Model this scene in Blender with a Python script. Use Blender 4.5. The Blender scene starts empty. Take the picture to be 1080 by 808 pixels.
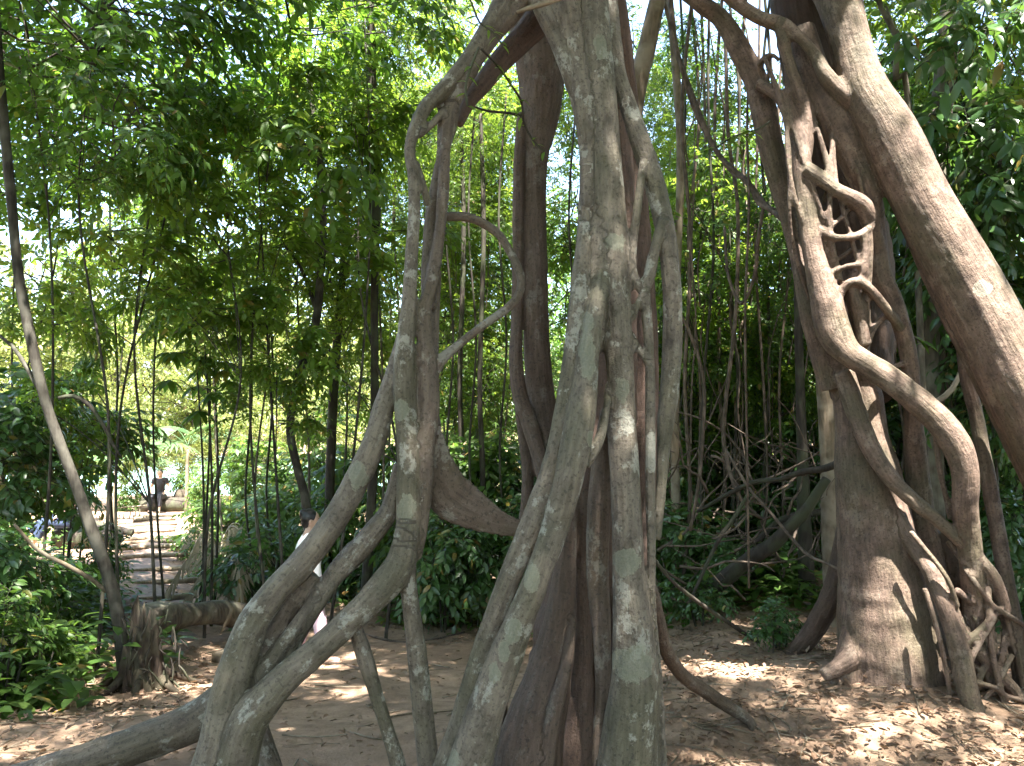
import bpy, math, random
import numpy as np
from mathutils import Vector
rng = np.random.default_rng(11)
random.seed(5)
scn = bpy.context.scene
COL = scn.collection
W0, H0, FPX = 1080.0, 808.0, 816.0
HORIZON = 455.0
PITCH = math.atan((HORIZON - H0 / 2) / FPX)
CAM = np.array([0, 0, 1.7])
FW = np.array([0, math.cos(PITCH), math.sin(PITCH)])
RT = np.array([1.0, 0, 0])
UP = np.array([0, -math.sin(PITCH), math.cos(PITCH)])


def P(px, py, d):
    """point of the place that lies at depth d metres in the direction of a photo pixel"""
    return CAM + d * (FW + RT * (px - W0 / 2) / FPX + UP * (H0 / 2 - py) / FPX)


def unit(v):
    v = np.asarray(v, float)
    return v / (np.linalg.norm(v, axis=-1, keepdims=True) + 1e-12)


TOSUN = unit([0.10, -0.36, 0.90])

# ---------------------------------------------------------------- noise
def vnoise(p, seed=0):
    p = np.asarray(p, float)
    i = np.floor(p).astype(np.int64)
    f = p - i
    f = f * f * (3 - 2 * f)
    out = np.zeros(len(p))
    for dx in (0, 1):
        for dy in (0, 1):
            for dz in (0, 1):
                h = ((i[:, 0] + dx) * 73856093) ^ ((i[:, 1] + dy) * 19349663) ^ ((i[:, 2] + dz) * 83492791) ^ (seed * 2654435)
                h = (h ^ (h >> 13)) * 1274126177
                h = (h ^ (h >> 16)) & 0xFFFF
                w = (f[:, 0] if dx else 1 - f[:, 0]) * (f[:, 1] if dy else 1 - f[:, 1]) * (f[:, 2] if dz else 1 - f[:, 2])
                out += w * h / 65535.0
    return out


def fbm(p, seed=0, oct=3):
    p = np.asarray(p, float)
    o, a, t = np.zeros(len(p)), 1.0, 0.0
    for k in range(oct):
        o += a * vnoise(p * 2 ** k + 17.3 * k, seed + k)
        t += a
        a *= 0.5
    return o / t - 0.5


# ---------------------------------------------------------------- objects
def tag(o, label=None, cat=None, group=None, kind=None):
    if label: o['label'] = label
    if cat: o['category'] = cat
    if group: o['group'] = group
    if kind: o['kind'] = kind
    return o


def link(name, data, parent=None, loc=None):
    o = bpy.data.objects.new(name, data)
    COL.objects.link(o)
    if parent is not None: o.parent = parent
    if loc is not None: o.location = [float(c) for c in loc]
    return o


def empty(name, loc, label, cat, group=None):
    o = link(name, None, None, loc)
    o.empty_display_size = 0.2
    return tag(o, label, cat, group)


def raw_mesh(name, V, F, mats=(), smooth=True, midx=None):
    """V (n,3); F (m,3) or (m,4) index array"""
    V = np.asarray(V, np.float32); F = np.asarray(F, np.int32)
    me = bpy.data.meshes.new(name)
    k = F.shape[1]
    me.vertices.add(len(V)); me.vertices.foreach_set('co', V.ravel())
    me.loops.add(F.size); me.loops.foreach_set('vertex_index', F.ravel())
    me.polygons.add(len(F)); me.polygons.foreach_set('loop_start', np.arange(len(F), dtype=np.int32) * k)
    if midx is not None: me.polygons.foreach_set('material_index', np.asarray(midx, np.int32))
    me.polygons.foreach_set('use_smooth', np.full(len(F), smooth))
    for m in mats: me.materials.append(m)
    me.update(calc_edges=True)
    return me


# ---------------------------------------------------------------- tubes
def catmull(pts, step):
    """pts (n,4): xyz+radius -> resampled (m,4)"""
    pts = np.asarray(pts, float)
    ext = np.vstack([2 * pts[0] - pts[1], pts, 2 * pts[-1] - pts[-2]])
    out = []
    for i in range(1, len(ext) - 2):
        p0, p1, p2, p3 = ext[i - 1], ext[i], ext[i + 1], ext[i + 2]
        n = max(2, int(np.linalg.norm(p2[:3] - p1[:3]) / step))
        t = (np.arange(n) / n)[:, None]
        out.append(0.5 * (2 * p1 + (p2 - p0) * t + (2 * p0 - 5 * p1 + 4 * p2 - p3) * t ** 2 + (3 * p1 - p0 - 3 * p2 + p3) * t ** 3))
    out.append(pts[-1:])
    o = np.vstack(out)
    o[:, 3] = np.maximum(o[:, 3], pts[:, 3].min() * 0.8)
    return o


def frames(C, ref=None):
    T = unit(np.gradient(C[:, :3], axis=0))
    if ref is None:
        ax = np.eye(3)[[1, 2, 0]]
        ref = ax[np.argmin([np.abs(T @ a).max() for a in ax])]
    A = unit(np.cross(T, ref))
    B = np.cross(A, T)
    return T, A, B


def tube_vf(C, sides=10, q=1.0, ref=None, rough=0.0, seed=0):
    T, A, B = frames(C, ref)
    th = np.linspace(0, 2 * math.pi, sides, endpoint=False)
    n = len(C)
    r = C[:, 3][:, None] * np.ones((1, sides))
    if rough:
        s = np.concatenate([[0], np.cumsum(np.linalg.norm(np.diff(C[:, :3], axis=0), axis=1))])
        rm = C[:, 3].mean() + 1e-6
        q3 = np.stack([np.cos(th)[None, :] * np.ones((n, 1)) * 1.2, np.sin(th)[None, :] * np.ones((n, 1)) * 1.2, (s / (rm * 7))[:, None] * np.ones((1, sides))], -1).reshape(-1, 3)
        r = r * (1 + rough * 2 * fbm(q3, seed).reshape(n, sides))
    V = C[:, None, :3] + A[:, None, :] * (np.cos(th)[None, :, None] * r[..., None]) + B[:, None, :] * (np.sin(th)[None, :, None] * r[..., None] * q)
    V = V.reshape(-1, 3)
    i = np.arange(n - 1)[:, None] * sides
    j = np.arange(sides)[None, :]
    j2 = (j + 1) % sides
    F = np.stack([i + j, i + j2, i + sides + j2, i + sides + j], -1).reshape(-1, 4)
    # caps as degenerate fans to centre points
    V = np.vstack([V, C[0, :3], C[-1, :3]])
    c0, c1 = len(V) - 2, len(V) - 1
    k = np.arange(sides); k2 = (k + 1) % sides
    cap0 = np.stack([np.full(sides, c0), k2, k, np.full(sides, c0)], -1)
    b = (n - 1) * sides
    cap1 = np.stack([np.full(sides, c1), b + k, b + k2, np.full(sides, c1)], -1)
    return V, F, cap0[:, :3], cap1[:, :3]


class MB:
    """collects shapes into one mesh"""
    def __init__(s): s.v = []; s.f3 = []; s.f4 = []; s.n = 0

    def add(s, V, F):
        F = np.asarray(F)
        (s.f3 if F.shape[1] == 3 else s.f4).append(F + s.n)
        s.v.append(np.asarray(V, float)); s.n += len(V)

    def tube(s, pts, step=0.06, sides=8, q=1.0, ref=None, rough=0.0, seed=0, raw=False):
        C = np.asarray(pts, float) if raw else catmull(pts, step)
        V, F, c0, c1 = tube_vf(C, sides, q, ref, rough, seed)
        s.v.append(V); s.f4.append(F + s.n); s.f3.append(c0 + s.n); s.f3.append(c1 + s.n); s.n += len(V)
        return C

    def ball(s, c, r, seg=12, rings=8):
        c = np.asarray(c, float); r = np.asarray(r, float) * np.ones(3)
        V = [c + [0, 0, r[2]]]
        for a in range(1, rings):
            ph = math.pi * a / rings
            for b in range(seg):
                t = 2 * math.pi * b / seg
                V.append(c + r * [math.sin(ph) * math.cos(t), math.sin(ph) * math.sin(t), math.cos(ph)])
        V.append(c - [0, 0, r[2]])
        F3, F4 = [], []
        for b in range(seg):
            F3.append((0, 1 + b, 1 + (b + 1) % seg))
            l = 1 + (rings - 2) * seg
            F3.append((len(V) - 1, l + (b + 1) % seg, l + b))
            for a in range(rings - 2):
                o = 1 + a * seg
                F4.append((o + b, o + seg + b, o + seg + (b + 1) % seg, o + (b + 1) % seg))
        s.v.append(np.array(V)); s.f3.append(np.array(F3) + s.n); s.f4.append(np.array(F4) + s.n); s.n += len(V)

    def box(s, c, size, rz=0.0):
        c = np.asarray(c, float); h = np.asarray(size, float) / 2
        V = np.array([[x, y, z] for x in (-1, 1) for y in (-1, 1) for z in (-1, 1)], float) * h
        R = np.array([[math.cos(rz), -math.sin(rz), 0], [math.sin(rz), math.cos(rz), 0], [0, 0, 1]])
        s.add(V @ R.T + c, np.array([[0, 1, 3, 2], [4, 6, 7, 5], [0, 4, 5, 1], [2, 3, 7, 6], [0, 2, 6, 4], [1, 5, 7, 3]]))

    def mesh(s, name, mats=(), smooth=True):
        V = np.vstack(s.v)
        f3 = np.vstack(s.f3) if s.f3 else np.zeros((0, 3), int)
        f4 = np.vstack(s.f4) if s.f4 else np.zeros((0, 4), int)
        me = bpy.data.meshes.new(name)
        me.vertices.add(len(V)); me.vertices.foreach_set('co', V.astype(np.float32).ravel())
        idx = np.concatenate([f3.ravel(), f4.ravel()]).astype(np.int32)
        st = np.concatenate([np.arange(len(f3)) * 3, len(f3) * 3 + np.arange(len(f4)) * 4]).astype(np.int32)
        me.loops.add(len(idx)); me.loops.foreach_set('vertex_index', idx)
        me.polygons.add(len(st)); me.polygons.foreach_set('loop_start', st)
        me.polygons.foreach_set('use_smooth', np.full(len(st), smooth))
        for m in mats: me.materials.append(m)
        me.update(calc_edges=True); me.validate()
        return me

    def obj(s, name, mat, parent=None, smooth=True):
        return link(name, s.mesh(name, [mat] if mat else [], smooth), parent)


def remeshed(mb, voxel, smooth=4, fac=0.5):
    """union of everything in mb as one smooth continuous surface"""
    o = link('tmp', mb.mesh('tmp'))
    m = o.modifiers.new('r', 'REMESH'); m.mode = 'VOXEL'; m.voxel_size = voxel; m.adaptivity = 0
    if smooth:
        m = o.modifiers.new('s', 'SMOOTH'); m.iterations = smooth; m.factor = fac
    dg = bpy.context.evaluated_depsgraph_get()
    me = bpy.data.meshes.new_from_object(o.evaluated_get(dg))
    bpy.data.objects.remove(o)
    return me


# ---------------------------------------------------------------- materials
def new_mat(name):
    m = bpy.data.materials.new(name); m.use_nodes = True
    nt = m.node_tree; nt.nodes.clear()
    out = nt.nodes.new('ShaderNodeOutputMaterial')
    return m, nt, out


def nd(nt, t, **kw):
    n = nt.nodes.new(t)
    for k, v in kw.items():
        if k in n.inputs: n.inputs[k].default_value = v
        else: setattr(n, k, v)
    return n


def ramp(nt, fac, stops, interp='LINEAR'):
    r = nt.nodes.new('ShaderNodeValToRGB'); r.color_ramp.interpolation = interp
    el = r.color_ramp.elements
    while len(el) < len(stops): el.new(0.5)
    for e, (p, c) in zip(el, stops):
        e.position = p; e.color = (*c, 1) if len(c) == 3 else c
    nt.links.new(fac, r.inputs[0])
    return r.outputs[0]


def mix(nt, fac, a, b, mode='MIX'):
    n = nt.nodes.new('ShaderNodeMix'); n.data_type = 'RGBA'; n.blend_type = mode
    for s, v in ((0, fac), (6, a), (7, b)):
        if hasattr(v, 'is_linked'): nt.links.new(v, n.inputs[s])
        else: n.inputs[s].default_value = v if s == 0 else (*v, 1)
    return n.outputs[2]


def math_n(nt, op, a, b=0.0):
    n = nt.nodes.new('ShaderNodeMath'); n.operation = op
    for s, v in ((0, a), (1, b)):
        if hasattr(v, 'is_linked'): nt.links.new(v, n.inputs[s])
        else: n.inputs[s].default_value = v
    return n.outputs[0]


def leaf_mat(name, cols, trans=(0.18, 0.32, 0.03), tfac=0.42, rough=0.42, spec=0.32, odd=True):
    m, nt, out = new_mat(name)
    g = nd(nt, 'ShaderNodeNewGeometry')
    oi = nd(nt, 'ShaderNodeObjectInfo')
    r = math_n(nt, 'FRACT', math_n(nt, 'ADD', g.outputs['Random Per Island'], math_n(nt, 'MULTIPLY', oi.outputs['Random'], 0.25)))
    n = len(cols)
    c = ramp(nt, r, [(0.95 * i / (n - 1), cc) for i, cc in enumerate(cols)] + ([(0.97, (0.24, 0.19, 0.035)), (1.0, (0.20, 0.11, 0.04))] if odd else []))
    p = nd(nt, 'ShaderNodeBsdfPrincipled', Roughness=rough)
    p.inputs['Specular IOR Level'].default_value = spec
    nt.links.new(c, p.inputs['Base Color'])
    t = nd(nt, 'ShaderNodeBsdfTranslucent')
    tc = mix(nt, 0.65, c, trans)
    nt.links.new(tc, t.inputs['Color'])
    ms = nd(nt, 'ShaderNodeMixShader'); ms.inputs[0].default_value = tfac
    nt.links.new(p.outputs[0], ms.inputs[1]); nt.links.new(t.outputs[0], ms.inputs[2])
    nt.links.new(ms.outputs[0], out.inputs[0])
    return m


def bark_fig(name, base, dark, moss, pale, red, pale_amt=0.5, lich=(0.42, 0.5, 0.4)):
    """fig root bark: fibre along the root (attribute bk), rings, pale patches, crustose lichen (attribute lich)"""
    m, nt, out = new_mat(name)
    L = nt.links
    a = nd(nt, 'ShaderNodeAttribute', attribute_name='bk')
    al = nd(nt, 'ShaderNodeAttribute', attribute_name='lich')
    ar = nd(nt, 'ShaderNodeAttribute', attribute_name='tone')
    geo = nd(nt, 'ShaderNodeNewGeometry')

    def noise(scale3, sc, det=6.0, rough=0.6, src=None):
        mp = nd(nt, 'ShaderNodeMapping'); mp.inputs['Scale'].default_value = scale3
        L.new(src or a.outputs['Vector'], mp.inputs[0])
        n = nd(nt, 'ShaderNodeTexNoise', Scale=sc, Detail=det, Roughness=rough)
        L.new(mp.outputs[0], n.inputs['Vector'])
        return n.outputs[0]
    n_big = noise((1, 1, 0.6), 3.2, 5)
    n_mid = noise((1, 1, 0.7), 13, 6, 0.65)
    n_fib = noise((1, 1, 0.10), 55, 4, 0.6)
    n_ring = noise((0.25, 0.25, 1), 60, 3, 0.5)
    n_fine = noise((1, 1, 1), 130, 4, 0.7)
    c = ramp(nt, n_mid, [(0.3, dark), (0.52, base), (0.75, tuple(min(1, x * 1.35) for x in base))])
    c = mix(nt, math_n(nt, 'MULTIPLY', ramp(nt, n_big, [(0.46, (0, 0, 0)), (0.62, (1, 1, 1))]), 0.75), c, moss)
    c = mix(nt, ar.outputs['Fac'], c, mix(nt, n_mid, red, tuple(x * 0.6 for x in red)))  # tone: red-brown bark; on inner and underside roots it also paints shade
    c = mix(nt, 0.46, c, ramp(nt, n_fib, [(0.38, (0.3, 0.27, 0.25)), (0.62, (1.0, 0.98, 0.95))]), 'MULTIPLY')
    # speckle and pale patches
    v = noise((1, 1, 0.8), 7.5, 7, 0.7)
    pm = math_n(nt, 'MULTIPLY', ramp(nt, v, [(0.56, (0, 0, 0)), (0.60, (1, 1, 1))]), pale_amt)
    pm = math_n(nt, 'MULTIPLY', pm, math_n(nt, 'SUBTRACT', 1.0, ar.outputs['Fac']))
    c = mix(nt, pm, c, pale)
    sp = math_n(nt, 'MULTIPLY', ramp(nt, n_fine, [(0.62, (0, 0, 0)), (0.70, (1, 1, 1))]), 0.35 * pale_amt + 0.05)
    c = mix(nt, sp, c, pale)
    dk = math_n(nt, 'MULTIPLY', ramp(nt, noise((1, 1, 1), 70, 3, 0.6), [(0.34, (1, 1, 1)), (0.46, (0, 0, 0))]), 0.6)
    c = mix(nt, dk, c, tuple(x * 0.4 for x in dark))
    # lichen discs with a wobbly rim
    wob = math_n(nt, 'MULTIPLY', math_n(nt, 'SUBTRACT', noise((1, 1, 1), 15, 8, 0.75), 0.5), 2.1)
    lf = math_n(nt, 'ADD', al.outputs['Fac'], wob)
    lm = ramp(nt, lf, [(0.10, (0, 0, 0)), (0.14, (1, 1, 1))])
    lc = mix(nt, ramp(nt, n_fine, [(0.35, (0, 0, 0)), (0.65, (1, 1, 1))]), tuple(x * 0.72 for x in lich), lich)
    rim = ramp(nt, lf, [(0.10, (1, 1, 1)), (0.16, (1, 1, 1)), (0.24, (0, 0, 0))])
    lc = mix(nt, math_n(nt, 'MULTIPLY', rim, 0.45), lc, tuple(min(1, x * 1.35) for x in lich))
    c = mix(nt, math_n(nt, 'MULTIPLY', lm, 0.58), c, lc)
    p = nd(nt, 'ShaderNodeBsdfPrincipled', Roughness=0.72)
    p.inputs['Specular IOR Level'].default_value = 0.3
    L.new(c, p.inputs['Base Color'])
    hsum = math_n(nt, 'ADD', math_n(nt, 'MULTIPLY', n_fib, 0.55), math_n(nt, 'ADD', math_n(nt, 'MULTIPLY', n_mid, 0.9), math_n(nt, 'ADD', math_n(nt, 'MULTIPLY', n_fine, 0.22), math_n(nt, 'MULTIPLY', n_ring, 0.15))))
    b = nd(nt, 'ShaderNodeBump', Strength=0.85, Distance=0.018)
    L.new(hsum, b.inputs['Height']); L.new(b.outputs[0], p.inputs['Normal'])
    L.new(p.outputs[0], out.inputs[0])
    return m


def bark_plain(name, base, dark, sc=14, moss=None, rough=0.8, st=0.18):
    m, nt, out = new_mat(name)
    L = nt.links
    tc = nd(nt, 'ShaderNodeTexCoord')
    mp = nd(nt, 'ShaderNodeMapping'); mp.inputs['Scale'].default_value = (1, 1, st)
    L.new(tc.outputs['Object'], mp.inputs[0])
    n1 = nd(nt, 'ShaderNodeTexNoise', Scale=sc * 2.5, Detail=5.0); L.new(mp.outputs[0], n1.inputs['Vector'])
    n2 = nd(nt, 'ShaderNodeTexNoise', Scale=sc * 0.35, Detail=5.0); L.new(tc.outputs['Object'], n2.inputs['Vector'])
    c = ramp(nt, n1.outputs[0], [(0.3, dark), (0.7, base)])
    c = mix(nt, ramp(nt, n2.outputs[0], [(0.45, (0, 0, 0)), (0.62, (1, 1, 1))]), c, moss or tuple(x * 1.4 for x in base))
    p = nd(nt, 'ShaderNodeBsdfPrincipled', Roughness=rough)
    p.inputs['Specular IOR Level'].default_value = 0.25
    L.new(c, p.inputs['Base Color'])
    b = nd(nt, 'ShaderNodeBump', Strength=0.6, Distance=0.015)
    L.new(n1.outputs[0], b.inputs['Height']); L.new(b.outputs[0], p.inputs['Normal'])
    L.new(p.outputs[0], out.inputs[0])
    return m


def simple(name, col, rough=0.7, var=0.25, sc=18):
    m, nt, out = new_mat(name)
    tc = nd(nt, 'ShaderNodeTexCoord')
    n = nd(nt, 'ShaderNodeTexNoise', Scale=sc, Detail=4.0); nt.links.new(tc.outputs['Object'], n.inputs['Vector'])
    c = ramp(nt, n.outputs[0], [(0.3, tuple(x * (1 - var) for x in col)), (0.7, tuple(min(1, x * (1 + var)) for x in col))])
    p = nd(nt, 'ShaderNodeBsdfPrincipled', Roughness=rough)
    nt.links.new(c, p.inputs['Base Color']); nt.links.new(p.outputs[0], out.inputs[0])
    return m


M = {}
M['fig_front'] = bark_fig('grey_fig_bark', (0.172, 0.147, 0.117), (0.070, 0.057, 0.046), (0.095, 0.090, 0.058), (0.29, 0.285, 0.245), (0.125, 0.08, 0.062), 0.75, (0.215, 0.225, 0.17))
M['fig_right'] = bark_fig('tan_fig_bark', (0.178, 0.125, 0.098), (0.072, 0.05, 0.04), (0.10, 0.088, 0.055), (0.33, 0.27, 0.215), (0.07, 0.043, 0.032), 0.25, (0.34, 0.32, 0.26))
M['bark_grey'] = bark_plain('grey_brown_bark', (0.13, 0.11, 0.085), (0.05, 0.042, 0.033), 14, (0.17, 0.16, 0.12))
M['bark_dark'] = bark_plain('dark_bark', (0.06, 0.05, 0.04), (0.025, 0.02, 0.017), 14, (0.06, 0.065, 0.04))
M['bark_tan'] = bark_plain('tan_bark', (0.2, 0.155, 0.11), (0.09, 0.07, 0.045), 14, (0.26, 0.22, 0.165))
M['bark_sap'] = bark_plain('mottled_sapling_bark', (0.055, 0.048, 0.038), (0.02, 0.017, 0.014), 16, (0.085, 0.08, 0.065))
M['liana'] = bark_plain('liana_bark', (0.12, 0.09, 0.07), (0.05, 0.038, 0.03), 30)
M['rotten'] = bark_plain('rotten_wood', (0.065, 0.046, 0.034), (0.012, 0.009, 0.007), 22, (0.07, 0.06, 0.04))
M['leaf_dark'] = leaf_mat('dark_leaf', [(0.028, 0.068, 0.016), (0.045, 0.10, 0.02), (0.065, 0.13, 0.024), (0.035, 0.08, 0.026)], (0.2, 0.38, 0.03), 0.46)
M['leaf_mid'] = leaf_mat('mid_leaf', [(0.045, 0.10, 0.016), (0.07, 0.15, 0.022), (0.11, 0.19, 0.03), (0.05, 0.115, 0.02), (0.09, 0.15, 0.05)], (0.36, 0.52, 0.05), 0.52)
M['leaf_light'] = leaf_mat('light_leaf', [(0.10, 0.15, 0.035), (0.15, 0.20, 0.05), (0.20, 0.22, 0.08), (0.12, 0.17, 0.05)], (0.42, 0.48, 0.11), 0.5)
M['leaf_gloss'] = leaf_mat('glossy_leaf', [(0.03, 0.075, 0.022), (0.048, 0.11, 0.03), (0.065, 0.125, 0.04)], (0.18, 0.34, 0.04), 0.3, 0.3, 0.6)
M['leaf_fig'] = leaf_mat('fig_leaf', [(0.02, 0.055, 0.012), (0.035, 0.085, 0.018), (0.05, 0.1, 0.02)], (0.16, 0.32, 0.03), 0.3)
M['leaf_herb'] = leaf_mat('herb_leaf', [(0.04, 0.085, 0.018), (0.06, 0.12, 0.025), (0.1, 0.16, 0.04)], (0.2, 0.36, 0.04), 0.4)
M['leaf_dry'] = leaf_mat('dry_leaf', [(0.14, 0.085, 0.055), (0.24, 0.16, 0.11), (0.10, 0.06, 0.04), (0.27, 0.195, 0.14), (0.18, 0.11, 0.075), (0.24, 0.155, 0.105)], (0.3, 0.2, 0.1), 0.15, 0.6, 0.3, False)
M['palm'] = leaf_mat('palm_leaf', [(0.06, 0.12, 0.05), (0.1, 0.17, 0.08)], (0.2, 0.34, 0.1), 0.35, 0.35)
M['straw'] = leaf_mat('dead_palm_leaf', [(0.30, 0.25, 0.17), (0.42, 0.36, 0.26)], (0.4, 0.33, 0.2), 0.2, 0.6)
# ---------------------------------------------------------------- ground
def ground_z(x, y):
    x = np.asarray(x, float); y = np.asarray(y, float)
    d = y
    left = np.interp(d, [-50, 4.6, 5.5, 7.2, 10, 16, 22, 33, 37, 45, 95, 105, 130, 400], [0, 0, -0.16, -0.43, -0.58, -0.66, -0.75, -1.05, -1.35, -1.9, -1.9, -1.0, 0.5, 4])
    right = np.interp(d, [-50, 5, 9, 16, 30, 60, 130, 400], [0, 0.0, 0.05, 0.5, 1.2, 2.0, 3, 6])
    w = np.clip((x - 0.4 - (d - 5) * 0.08) / (1.2 + 0.15 * np.maximum(d - 5, 0)), 0, 1)
    w = w * w * (3 - 2 * w)
    z = left * (1 - w) + right * w
    # bank that climbs at the left of the trail
    b = np.clip((-x - 2.6 - 0.1 * d) / 2.0, 0, 1) * np.clip((d - 3) / 2, 0, 1) * np.clip((30 - d) / 12, 0, 1)
    z = z + 0.35 * b * b * (3 - 2 * b)
    z = z + 0.13 * np.exp(-((x - 2.45) ** 2 + (y - 5.05) ** 2) / 0.55)
    q = np.stack([x, y, x * 0], -1).reshape(-1, 3)
    z = z + (0.16 * fbm(q * 0.9, 3, 3) + 0.05 * fbm(q * 4.0, 8, 3)).reshape(z.shape) * np.clip(1.2 - d / 60, 0.15, 1)
    return z


def gz(x, y):
    return float(ground_z(np.array([x]), np.array([y]))[0])


def G(px, py):
    """where the line of sight through a pixel meets the ground"""
    ds = np.linspace(2.5, 60, 1200)
    pts = np.array([P(px, py, d) for d in ds])
    hit = np.nonzero(pts[:, 2] <= ground_z(pts[:, 0], pts[:, 1]))[0]
    return pts[hit[0]] if len(hit) else pts[-1]


def dirt_material():
    m, nt, out = new_mat('forest_floor')
    L = nt.links
    tc = nd(nt, 'ShaderNodeTexCoord')
    def noise(sc, det=6.0, rough=0.6):
        n = nd(nt, 'ShaderNodeTexNoise', Scale=sc, Detail=det, Roughness=rough); L.new(tc.outputs['Object'], n.inputs['Vector']); return n.outputs[0]
    a, b, c3 = noise(0.9), noise(7, 8, 0.65), noise(60, 5, 0.7)
    c = ramp(nt, b, [(0.3, (0.2, 0.135, 0.092)), (0.5, (0.33, 0.23, 0.16)), (0.72, (0.42, 0.30, 0.215))])
    c = mix(nt, math_n(nt, 'MULTIPLY', ramp(nt, a, [(0.45, (0, 0, 0)), (0.6, (1, 1, 1))]), 0.6), c, (0.21, 0.145, 0.105))
    c = mix(nt, 0.5, c, ramp(nt, c3, [(0.3, (0.55, 0.52, 0.5)), (0.7, (1, 1, 1))]), 'MULTIPLY')
    p = nd(nt, 'ShaderNodeBsdfPrincipled', Roughness=0.9)
    p.inputs['Specular IOR Level'].default_value = 0.15
    L.new(c, p.inputs['Base Color'])
    bm = nd(nt, 'ShaderNodeBump', Strength=0.7, Distance=0.03)
    L.new(math_n(nt, 'ADD', b, math_n(nt, 'MULTIPLY', c3, 0.3)), bm.inputs['Height']); L.new(bm.outputs[0], p.inputs['Normal'])
    L.new(p.outputs[0], out.inputs[0])
    return m


def build_ground():
    n = 420
    u = np.linspace(-1, 1, n)
    gx = 260 * np.sinh(u * 5.2) / math.sinh(5.2)
    v = np.linspace(0, 1, n)
    gy = -12 + 17 * (v / 0.55) * (v < 0.55) + (v >= 0.55) * (17 + 380 * (np.sinh((v - 0.55) / 0.45 * 4) / math.sinh(4)))
    X, Y = np.meshgrid(gx, gy)
    Z = ground_z(X.ravel(), Y.ravel())
    V = np.stack([X.ravel(), Y.ravel(), Z], -1)
    i = np.arange(n - 1)[:, None] * n + np.arange(n - 1)[None, :]
    F = np.stack([i, i + 1, i + n + 1, i + n], -1).reshape(-1, 4)
    o = link('ground', raw_mesh('ground', V, F, [dirt_material()]))
    tag(o, 'brown forest floor of trodden dirt sloping away to the left', 'ground', kind='structure')


build_ground()

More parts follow.
